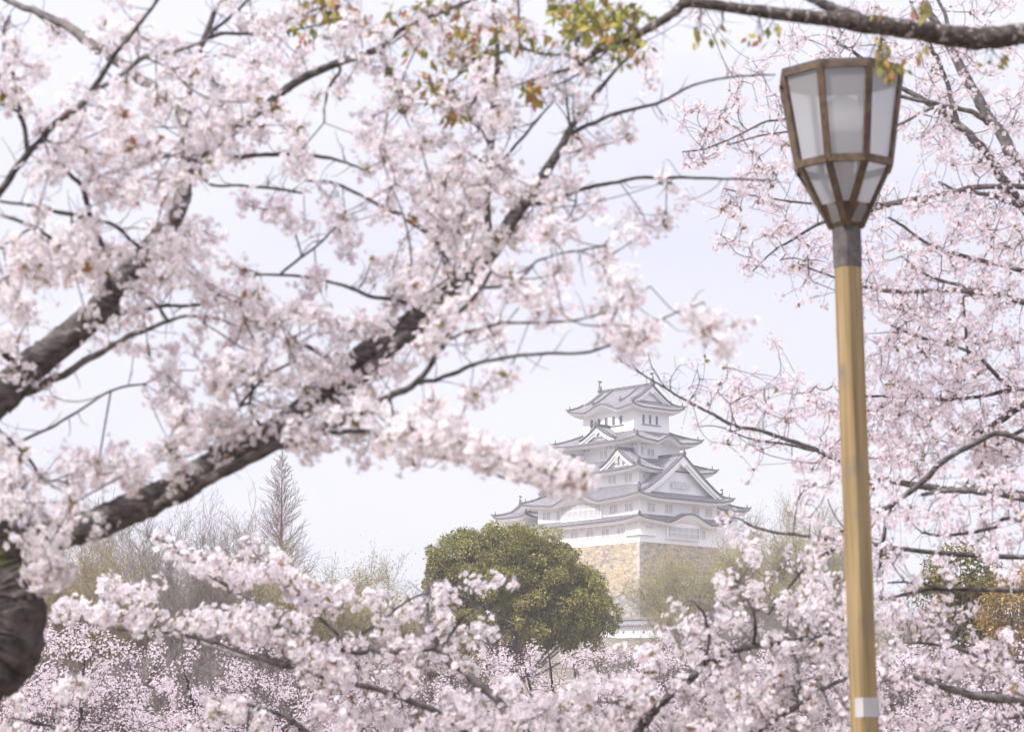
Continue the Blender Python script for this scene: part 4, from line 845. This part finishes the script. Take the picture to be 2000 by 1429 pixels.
# ------------------------------------------------------------------ lamp post
YP = 13.6
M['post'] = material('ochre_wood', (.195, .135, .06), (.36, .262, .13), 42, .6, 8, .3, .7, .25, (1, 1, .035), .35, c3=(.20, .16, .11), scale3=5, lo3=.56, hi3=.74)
M['bronze'] = material('bronze_frame', (.07, .048, .032), (.135, .092, .058), 26, .55, 6)
M['sleeve'] = material('weathered_sleeve', (.075, .063, .062), (.13, .112, .11), 26, .6, 6)
M['sticker'] = material('white_sticker', (.40, .385, .385), (.46, .445, .445), 8, .5)
gm = bpy.data.materials.new('frosted_glass'); gm.use_nodes = True; n_ = gm.node_tree; n_.nodes.clear()
o_ = n_.nodes.new('ShaderNodeOutputMaterial'); a_ = n_.nodes.new('ShaderNodeBsdfTranslucent'); b_ = n_.nodes.new('ShaderNodeBsdfRefraction'); x_ = n_.nodes.new('ShaderNodeMixShader')
a_.inputs['Color'].default_value = (.84, .85, .87, 1); b_.inputs['Color'].default_value = (.9, .9, .92, 1); b_.inputs['Roughness'].default_value = .5; b_.inputs['IOR'].default_value = 1.02
d_ = n_.nodes.new('ShaderNodeBsdfDiffuse'); d_.inputs['Color'].default_value = (.76, .77, .79, 1); x2 = n_.nodes.new('ShaderNodeMixShader'); x2.inputs[0].default_value = .24
x_.inputs[0].default_value = .45
n_.links.new(a_.outputs[0], x_.inputs[1]); n_.links.new(b_.outputs[0], x_.inputs[2]); n_.links.new(x_.outputs[0], x2.inputs[1]); n_.links.new(d_.outputs[0], x2.inputs[2]); n_.links.new(x2.outputs[0], o_.inputs['Surface'])
M['glass'] = gm
top_c = P(1653, 445, YP); low_c = P(1689, 1429, YP); ax = norm(top_c - low_c)
lf = low_c - ax * (low_c[2] / ax[2])
lamp = tag(empty('street_lamp', tuple(lf)), 'tall square ochre wooden lamp post with octagonal frosted glass lantern', 'street lamp')
zax = Vector(ax); lamp.rotation_mode = 'QUATERNION'
lamp.rotation_quaternion = Vector((0, 0, 1)).rotation_difference(zax)
ZT = float(np.linalg.norm(top_c - lf))                # height of the lantern's foot along the post
k1 = YP / F
ZS = ZT - (525 - 445) * k1 * 1.01
SQ = R(-9.5)                                            # the post shows a corner to the camera
def sq(r, z, rot=SQ, n=4, ph=0): return [(r * math.cos(rot + i * 2 * math.pi / n + ph), r * math.sin(rot + i * 2 * math.pi / n + ph), z) for i in range(n)]
def loft(mb, rings, caps=True):
    V = np.array(rings).reshape(-1, 3); n = len(rings[0]); i = np.arange(len(rings) - 1)[:, None] * n; j = np.arange(n)[None]; k = (j + 1) % n
    fs = [np.stack([i + j, i + k, i + n + k, i + n + j], -1).reshape(-1, 4)]
    if caps: fs += [np.arange(n)[None, ::-1], (np.arange(n) + (len(rings) - 1) * n)[None]]
    mb.add(V, fs)
def chamfer(r, z, c=.006):
    out = []
    dl = c / r * .8; r = r * math.cos(math.pi / 4) / math.cos(math.pi / 4 - dl)
    for i in range(4):
        for dlt in (-dl, dl): out.append((r * math.cos(SQ + i * math.pi / 2 + dlt) , r * math.sin(SQ + i * math.pi / 2 + dlt), z))
    return out
rp0 = 29.2 * k1
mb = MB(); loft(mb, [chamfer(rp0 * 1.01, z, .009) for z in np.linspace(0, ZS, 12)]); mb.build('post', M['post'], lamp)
mb = MB(); loft(mb, [chamfer(rp0 * 1.035, ZS, .006), chamfer(rp0 * 1.04, ZT + .01, .006)])
sl_ = mb.build('sleeve', M['sleeve'], lamp)
mb = MB()
for a0 in (SQ + math.pi + math.pi / 4, SQ + math.pi + 3 * math.pi / 4):
    for dz in (.12,):
        c = np.array([math.cos(a0), math.sin(a0), 0]) * rp0 * .735; mb.tube([c + [0, 0, ZT - dz], c * 1.06 + [0, 0, ZT - dz]], .006, 8)
mb.build('screw', M['bronze'], sl_)
Z0 = ZT; Z1 = ZT + (445 - 322) * k1; Z2 = ZT + (445 - 140) * k1
rb, rm, rt = rp0 * 1.04, 97 * k1, 126 * k1
OR_ = R(-90 + 22.5 - 3)                                   # a flat faces the camera, turned slightly
def octp(r, z): return np.array([(r * math.cos(OR_ + i * math.pi / 4), r * math.sin(OR_ + i * math.pi / 4), z) for i in range(8)])
O2, O1 = octp(rt, Z2), octp(rm, Z1)
Sq = np.array(sq(rb, Z0))
# each of the eight lantern edges runs down to the nearest post corner
near = [int(np.argmin(((Sq[:, :2] * 3 - O1[i, :2]) ** 2).sum(1))) for i in range(8)]
fr = MB()
def bar(a, b, w, d=.016):
    """A flat bar from a to b lying on the lantern's face, w wide."""
    a = np.array(a, float); b = np.array(b, float); m = (a + b) / 2; outv = norm(np.array([m[0], m[1], 0.0])); t_ = norm(b - a); s_ = norm(np.cross(t_, outv)); o2 = np.cross(s_, t_)
    V = []
    for pt in (a, b):
        for su, so in ((-1, -.5), (1, -.5), (1, .6), (-1, .6)): V.append(pt + s_ * su * w / 2 + o2 * so * d)
    fr.add(V, np.array([(0,3,2,1),(4,5,6,7),(0,1,5,4),(1,2,6,5),(2,3,7,6),(3,0,4,7)]))
for i in range(8):
    j = (i + 1) % 8
    bar(O1[i], O2[i], .034); bar(O2[i], O2[j], .03); bar(O1[i], O1[j], .036, .02)
    bar(O1[i], Sq[near[i]] + np.array([0, 0, 0]), .034)
frame = fr.build('lantern_frame', M['bronze'], lamp)
panes_i = 0
for i in range(8):
    j = (i + 1) % 8
    mb = MB(); mb.add(np.array([O1[i], O1[j], O2[j], O2[i]]) * np.array([.992, .992, 1]), np.array([[0, 1, 2, 3]])); mb.build('pane', M['glass'], lamp)
    mb = MB()
    if near[i] == near[j]: mb.add(np.array([O1[i], Sq[near[i]], O1[j]]) * np.array([.992, .992, 1]), np.array([[0, 1, 2]]))
    else: mb.add(np.array([O1[i], Sq[near[i]], Sq[near[j]], O1[j]]) * np.array([.992, .992, 1]), np.array([[0, 1, 2, 3]]))
    mb.build('pane', M['glass'], lamp)
# solid metal foot of the lantern
mb = MB(); q = .36
for i in range(8):
    j = (i + 1) % 8; A, B = Sq[near[i]], Sq[near[j]]
    a1, b1 = A + (O1[i] - A) * q, B + (O1[j] - B) * q
    if near[i] != near[j]: mb.add(np.array([A, B, b1, a1]) * np.array([1.015, 1.015, 1]), np.array([[0, 1, 2, 3]]))
    else: mb.add(np.array([A, b1, a1]) * np.array([1.015, 1.015, 1]), np.array([[0, 1, 2]]))
mb.build('lantern_foot', M['bronze'], lamp)
mb = MB(); loft(mb, [octp(rt * 1.03, Z2 - .004), octp(rt * 1.03, Z2 + .028), octp(rt * .5, Z2 + .06), octp(rt * .05, Z2 + .07)]); mb.build('cap', M['sleeve'], lamp)
mb = MB(); mb.tube([(0, 0, Z0 + .05), (0, 0, Z1 + .02), (0, 0, Z1 + .10), (0, 0, Z1 + .16)], [.03, .05, .085, .075], 12); so = mb.build('bulb_holder', M['bronze'], lamp)
mb = MB(); zz = np.linspace(0, 1, 9); mb.tube(np.stack([0 * zz, 0 * zz, Z1 + .16 + .2 * zz], -1), (.115) * np.sin(np.pi * (.12 + .86 * zz)) ** .7, 14)
M['bulb'] = material('white_bulb', (.8, .8, .8), (.82, .82, .82), 5, .3); mb.build('bulb', M['bulb'], lamp, smooth=True)
# plain white sticker wrapped round the corner of the post
zs0, zs1 = [float(np.linalg.norm(P(1689, yy, YP) - lf)) for yy in (1400, 1362)]
c0 = SQ + math.pi                                          # the corner towards the camera
def on_post(ang0, ang1, f): 
    a = np.array([math.cos(ang0), math.sin(ang0)]); b = np.array([math.cos(ang1), math.sin(ang1)]); return (a + (b - a) * f) * rp0 * 1.03
cor = min([SQ + i * math.pi / 2 for i in range(4)], key=lambda a: math.sin(a)); rgt = cor + math.pi / 2; lft = cor - math.pi / 2
p0, p1, p2 = on_post(cor, lft, .55), on_post(cor, cor, 0), on_post(cor, rgt, .995)
mb = MB(); V = [(*p, z) for z in (zs0, zs1) for p in (p0, p1, p2)]; V2 = [(x * .985, y * .985, z) for x, y, z in V]
mb.add(np.array(V + V2), np.array([(0, 1, 4, 3), (1, 2, 5, 4), (6, 9, 10, 7), (7, 10, 11, 8), (0, 3, 9, 6), (2, 8, 11, 5)])); mb.build('sticker', M['sticker'], lamp)

# ------------------------------------------------------------------ round green tree
def crown_tree(name, label, foot, lobes, nblob, nleaf, leaf_size, cols, trunk_r, blob_r=(.8, 1.7), group=None, trunkmat='twig_grey', sparse=1.0):
    """Lobes: (centre xyz, radii xyz). Leaf clumps sit on the lobes, leaves hang on the clumps."""
    foot = np.asarray(foot, float); t = tag(empty(name, tuple(foot)), label, 'tree', group)
    vols = np.array([r_[0] * r_[2] for c, r_ in lobes]); pick = rng.choice(len(lobes), nblob, p=vols / vols.sum())
    u = norm(rng.normal(size=(nblob, 3))); rr = rng.uniform(.6, 1.0, nblob)[:, None]
    bc = np.array([lobes[i][0] for i in pick]) + u * rr * np.array([lobes[i][1] for i in pick]); br_ = rng.uniform(*blob_r, nblob)
    li = rng.integers(0, nblob, nleaf); v = norm(rng.normal(size=(nleaf, 3)) + np.array([0, 0, .25]) + .5 * u[li])
    pos = bc[li] + v * (br_[li] * rng.uniform(.55, 1.05, nleaf))[:, None] * np.array([1, 1, .8])
    colr = cols[rng.integers(0, len(cols), nleaf)] * (rng.uniform(.7, 1.35, nblob)[li] * rng.uniform(.65, 1.4, nleaf))[:, None]
    mb = MB(); leaves(mb, pos - foot, v * .6 + rng.normal(0, .5, (nleaf, 3)) + np.array([0, 0, -.5]), leaf_size * rng.uniform(.7, 1.3, nleaf), colr)
    o = mb.build('crown', M['leaf'], t); o['kind'] = 'stuff'
    tm = MB(); ctr = np.mean([c for c, r_ in lobes], 0); k = np.linspace(0, 1, 8)[:, None]
    top = np.array([foot[0], foot[1], foot[2]]) * (1 - k) + np.array([ctr[0], ctr[1], ctr[2]]) * k
    tm.tube(top - foot, trunk_r * np.linspace(1.2, .5, 8), 10)
    tr = tm.build('trunk', M[trunkmat], t, smooth=True)
    bm_ = MB()
    for i in range(0, nblob, max(1, nblob // 70)):
        a = top[rng.integers(3, 8)]; m = (a + bc[i]) / 2 + [0, 0, -.5]; kk_ = np.linspace(0, 1, 6)[:, None]
        bm_.tube((1 - kk_) ** 2 * a + 2 * kk_ * (1 - kk_) * m + kk_ ** 2 * bc[i] - foot, np.linspace(trunk_r * .35, trunk_r * .08, 6), 5)
    bm_.build('branches', M[trunkmat], t); return t
YG = 260.0; sg = YG / F
def lobe(x, y, rx, ry, Y, rd=None, dY=0):
    return (P(x, y, Y + dY), np.array([rx * Y / F, (rd or rx) * Y / F, ry * Y / F]))
GREEN = np.array([(.14, .145, .045), (.18, .17, .055), (.25, .205, .075), (.115, .12, .04), (.29, .22, .085), (.16, .15, .05)])
crown_tree('evergreen_tree', 'big round dark green evergreen tree in front of the stone base', foot_of(1010, YG),
    [lobe(965, 1135, 125, 98, YG), lobe(1015, 1085, 70, 62, YG, dY=-1.5), lobe(900, 1090, 62, 52, YG, dY=-1), lobe(960, 1075, 60, 45, YG), lobe(1090, 1170, 92, 88, YG, dY=-1.5), lobe(1050, 1120, 88, 82, YG), lobe(1010, 1215, 170, 62, YG, 120), lobe(1155, 1215, 45, 45, YG, dY=-2), lobe(1065, 1085, 36, 38, YG), lobe(862, 1130, 34, 48, YG), lobe(1128, 1160, 48, 45, YG)],
    850, 130000, .26, GREEN * np.array([1.3, 1.36, 1.28]), .45, (.5, 1.15))
crown_tree('evergreen_tree', 'yellow green evergreen tree beyond the right hand blossoms beside the orange tree', foot_of(1870, 150.),
    [lobe(1880, 1130, 70, 60, 150.), lobe(1840, 1180, 60, 60, 150.), lobe(1915, 1190, 50, 70, 150.), lobe(1870, 1240, 90, 60, 150.)], 160, 11000, .22, GREEN * 1.05, .25, (.35, .8))
ORANGE = np.array([(.34, .23, .10), (.40, .28, .13), (.30, .22, .11), (.38, .28, .15)])
crown_tree('orange_tree', 'small round tree with orange brown young leaves near the right edge', foot_of(1975, 125.),
    [lobe(1975, 1200, 62, 60, 125.), lobe(2010, 1160, 50, 50, 125.), lobe(1955, 1250, 50, 45, 125.), lobe(2020, 1250, 60, 50, 125.)], 130, 9000, .15, ORANGE, .16, (.25, .6))
crown_tree('dark_bush', 'dark green bush showing low between the bottom blossoms under the round tree', foot_of(860, 200.),
    [lobe(850, 1290, 70, 50, 200.), lobe(900, 1320, 60, 50, 200.), lobe(800, 1310, 60, 50, 200.)], 70, 5000, .28, GREEN * .8, .2, (.4, 1.0))

# ------------------------------------------------------------------ bare and budding trees
def bare(Ht, style, seed, trunk_r):
    """Branch segments (A, B, ra, rb) and twig tips of a leafless tree growing from the origin."""
    rnd = random.Random(seed); A, B, ra, rb, tips = [], [], [], [], []
    def vrand(): return np.array([rnd.gauss(0, 1) for _ in range(3)])
    def walk(p, d, L, r, lev):
        ns = (26 if style == 'cone' else 6) if lev == 0 else (5 if lev < 3 else 3); q = p.copy()
        for k in range(ns):
            d = norm(d + vrand() * ((.012 if style == 'cone' else .07) if lev == 0 else .17) + np.array([0, 0, .05 if style != 'cone' else .16]) * (lev > 0)); e = q + d * L / ns
            r0, r1 = r * (1 - .75 * k / ns), r * (1 - .75 * (k + 1) / ns)
            A.append(q); B.append(e); ra.append(max(r0, .008)); rb.append(max(r1, .008)); q = e
            if lev < maxlev and (lev > 0 or k >= start):
                for _ in range(kids[lev]):
                    ax_ = vrand(); sd_ = norm(ax_ - d * (ax_ @ d)); ang = rnd.uniform(*angs[lev])
                    nd = norm(d * math.cos(ang) + sd_ * math.sin(ang))
                    f = rnd.uniform(.75, 1.2) * lens[lev]
                    if style == 'cone' and lev == 0: f *= 1.25 * (1 - .8 * (k / ns)) 
                    walk(q - d * L / ns * rnd.random(), nd, L * f, r1 * .55 + .004, lev + 1)
        if lev >= maxlev - 1: tips.append(q)
    if style == 'cone': maxlev, start, kids, angs, lens = 3, 1, [5, 2, 1], [(.6, 1.0), (.3, .7), (.3, .7)], [.24, .42, .45]
    elif style == 'tall': maxlev, start, kids, angs, lens = 4, 2, [2, 2, 2, 1], [(.15, .42), (.25, .55), (.3, .7), (.3, .9)], [.62, .52, .5, .5]
    elif style == 'fan': maxlev, start, kids, angs, lens = 4, 1, [2, 2, 1, 2], [(.25, .6), (.3, .7), (.3, .8), (.3, .9)], [.62, .52, .55, .55]
    elif style == 'willow': maxlev, start, kids, angs, lens = 4, 1, [2, 2, 2, 2], [(.5, 1.1), (.4, .9), (.3, .8), (.3, .9)], [.7, .5, .5, .5]
    else: maxlev, start, kids, angs, lens = 4, 0, [2, 2, 2, 1], [(.5, 1.2), (.4, 1.0), (.3, .9), (.3, .9)], [.75, .55, .5, .5]
    if style in ('fan', 'willow'): walk(np.zeros(3), np.array([0, 0, 1.0]), Ht * .55, trunk_r, 0)
    elif style == 'tall':
        for q_ in range(2): walk(vrand() * np.array([.8, .8, 0]) * q_, norm(np.array([rnd.gauss(0, .08), rnd.gauss(0, .08), 1.0])), Ht * .62, trunk_r * (1 - .35 * q_), 0)
    elif style == 'cone':
        def line(p, d, L, r, ns, lift):
            for k in range(ns):
                d = norm(d + vrand() * .06 + np.array([0, 0, lift])); e = p + d * L / ns
                A.append(p); B.append(e); ra.append(max(.006, r * (1 - .8 * k / ns))); rb.append(max(.006, r * (1 - .8 * (k + 1) / ns))); p = e; yield p, d
        for k in range(20):
            z0, z1 = Ht * k / 20, Ht * (k + 1) / 20
            A.append(np.array([0, 0, z0])); B.append(np.array([0, 0, z1])); ra.append(trunk_r * (1 - .93 * k / 20)); rb.append(trunk_r * (1 - .93 * (k + 1) / 20))
        for k in range(330):
            f = .10 + .88 * k / 330; az = rnd.uniform(0, 6.28); L = Ht * .25 * (1 - f) ** .75 * rnd.uniform(.6, 1.1); el = rnd.uniform(.45, .75)
            d = np.array([math.cos(az) * math.cos(el), math.sin(az) * math.cos(el), math.sin(el)])
            for p, dd in line(np.array([0, 0, Ht * f]), d, L, trunk_r * .16 * (1 - f) + .012, 5, .06):
                for _ in range(2):
                    v = vrand(); sd_ = norm(v - dd * (v @ dd)); list(line(p, norm(dd * .85 + sd_ * .5), L * rnd.uniform(.2, .4), .007, 2, .10))
                tips.append(p)
    else:
        for _ in range(5): walk(vrand() * np.array([.5, .5, 0]), norm(np.array([rnd.gauss(0, .5), rnd.gauss(0, .5), 1.0])), Ht * .55, trunk_r * .7, 0)
    A, B = np.array(A), np.array(B); sc = Ht / max(B[:, 2].max(), 1e-3)
    return A * sc, B * sc, np.array(ra), np.array(rb), np.array(tips) * sc
PROTO = {}
YGREEN = np.array([(.37, .33, .12), (.44, .385, .15), (.33, .30, .12)]); YORANGE = np.array([(.38, .29, .11), (.42, .34, .13), (.34, .30, .13)])
def bare_tree(label, x, ytop, Y, style='fan', bud=None, mat='twig_grey', seed=0, group='leafless trees behind the blossoms', name='bare_tree', thick=1.0, nb=5, bs=.16):
    f = np.array(foot_of(x, Y)); Ht = float(P(x, ytop, Y)[2] - f[2])
    A, B, ra, rb, tips = bare(Ht, style, seed, Ht * .017 * thick)
    t = tag(empty(name, tuple(f), rng.uniform(0, 6.28)), label, 'tree', group)
    big = ra > Ht * .006
    mb = MB(); mb.segs(A[big], B[big], ra[big], rb[big], 7); mb.build('trunk', M[mat], t, smooth=True)
    mb = MB(); mn = (.42 if style == 'cone' else .32 if style == 'tall' else .26) * Y / F; mb.segs(A[~big], B[~big], np.maximum(ra[~big], mn), np.maximum(rb[~big], mn * .8), 3); o = mb.build('twigs', M[mat], t); o['kind'] = 'stuff'
    if bud is not None and len(tips):
        tips = tips[tips[:, 2] > .45 * Ht]; ci = np.repeat(np.arange(len(tips)), nb); n = len(ci); mb = MB()
        leaves(mb, tips[ci] + rng.normal(0, .25 * Ht / 12, (n, 3)), rng.normal(size=(n, 3)) + [0, 0, -.3], bs * rng.uniform(.7, 1.3, n) * Y / 250, bud[rng.integers(0, len(bud), n)] * rng.uniform(.8, 1.2, (n, 1)))
        o = mb.build('young_leaves', M['leaf'], t); o['kind'] = 'stuff'
    return t
G1, G2 = 'leafless trees at the left behind the blossoms', 'yellow green budding trees in front of the castle'
bare_tree('tall narrow cone shaped leafless conifer standing above the others at the left', 547, 878, 230, 'cone', None, 'twig_red', 3, None, 'bare_conifer', .8)
bare_tree('tall pale leafless tree just left of the cone shaped conifer', 430, 915, 235, 'tall', None, 'twig_red', 11, G1)
bare_tree('leafless tree with pale trunk under the thick dark limb', 345, 935, 215, 'tall', None, 'twig_grey', 12, G1)
bare_tree('thin leafless tree with yellow orange buds left of the pale trunked tree', 255, 960, 190, 'tall', YORANGE, 'twig_grey', 13, G1, nb=3, bs=.14)
bare_tree('thin leafless tree with yellow orange buds second from the mossy trunk', 190, 985, 180, 'tall', YORANGE, 'twig_grey', 14, G1, bs=.12)
bare_tree('yellow budding leafless tree right beside the mossy trunk', 120, 1000, 170, 'tall', YORANGE, 'twig_grey', 15, G1, bs=.14)
bare_tree('leafless tree partly hidden by the mossy trunk', 40, 1030, 170, 'tall', YORANGE, 'twig_grey', 16, G1)
bare_tree('yellow green budding tree in front of the cone shaped conifer', 500, 1030, 200, 'tall', YGREEN, 'twig_grey', 17, G1, nb=4)
bare_tree('yellow green budding tree right of the cone shaped conifer', 610, 1050, 200, 'willow', YGREEN, 'twig_grey', 18, G1, nb=6)
bare_tree('low yellow green budding tree between the conifer and the round green tree', 690, 1055, 190, 'tall', YGREEN, 'twig_grey', 19, G1, nb=6)
bare_tree('thin leafless tree touching the left side of the round green tree', 785, 1080, 230, 'tall', YGREEN, 'twig_grey', 20, G1, nb=3)
bare_tree('budding tree between the two pale leafless trees at the left', 390, 1000, 185, 'tall', None, 'twig_grey', 21, G1, nb=4)
thick = [(150, 1250, 120), (260, 1255, 130), (370, 1215, 125), (470, 1205, 130), (570, 1190, 135), (680, 1170, 140), (90, 1250, 115), (320, 1240, 100), (540, 1230, 105), (760, 1180, 150), (210, 1250, 95), (430, 1250, 98), (640, 1230, 110)]
names = ['beside the mossy trunk', 'under the yellow budding trees', 'below the pale trunked tree', 'below the tall pale tree', 'below the cone shaped conifer', 'below the low budding tree', 'touching the mossy trunk', 'in the low gap left of the middle sprays', 'in the low gap under the conifer', 'left of the round green tree', 'low near the left sprays', 'low between the left sprays', 'low behind the middle spray']
for i, (x, yt, Y) in enumerate(thick):
    bare_tree('grey brown leafless thicket shrub ' + names[i], x, yt, Y, 'bush', None, 'twig_grey', 30 + i % 5, 'grey brown leafless shrubs', 'bare_shrub', .8)
bare_tree('yellow green budding tree covering the shaded side of the stone base', 1345, 1070, 430, 'willow', YGREEN, 'twig_grey', 41, G2, nb=7, bs=.13)
bare_tree('yellow green budding tree with dark curving branches right of the stone base', 1420, 1035, 420, 'willow', YGREEN, 'twig_grey', 42, G2, nb=8, bs=.13)
bare_tree('tall hazy budding tree behind the pink branch right of the castle', 1530, 950, 410, 'willow', YGREEN, 'twig_grey', 43, G2, nb=8, bs=.12)
bare_tree('hazy budding tree just left of the wooden post', 1610, 975, 400, 'willow', YGREEN, 'twig_grey', 44, G2, nb=8, bs=.12)
bare_tree('low budding shrub at the foot of the stone base corner', 1318, 1185, 380, 'bush', YGREEN, 'twig_grey', 45, G2, nb=3, bs=.10)
bare_tree('leafless shrub below the low white wall', 1228, 1262, 330, 'bush', None, 'twig_grey', 46, G2)
for i, (x, yt, Y, nm) in enumerate([(1500, 1120, 200, 'left of the post behind the blossoms'), (1600, 1100, 190, 'hidden behind the wooden post'), (1740, 1150, 120, 'right of the wooden post'), (1810, 1190, 110, 'in front of the yellow green evergreen'), (1390, 1150, 260, 'in front of the gatehouse'), (1900, 1260, 100, 'below the orange tree'), (1700, 1240, 100, 'low against the wooden post')]):
    bare_tree('grey brown leafless thicket shrub ' + nm, x, yt, Y, 'bush', None, 'twig_grey', 50 + i % 3, 'grey brown leafless shrubs', 'bare_shrub', .8)

# ------------------------------------------------------------------ air
hz = MB(); hz.box((-1000, -200, -3), (1000, 1600, 96))
hm = bpy.data.materials.new('haze'); hm.use_nodes = True; n_ = hm.node_tree; n_.nodes.clear()
o_ = n_.nodes.new('ShaderNodeOutputMaterial'); v_ = n_.nodes.new('ShaderNodeVolumePrincipled'); v_.inputs['Color'].default_value = (.91, .915, .975, 1); v_.inputs['Density'].default_value = HAZE; v_.inputs['Anisotropy'].default_value = .2
n_.links.new(v_.outputs['Volume'], o_.inputs['Volume'])
if HAZE > 0: tag(hz.build('haze', hm), kind='stuff')
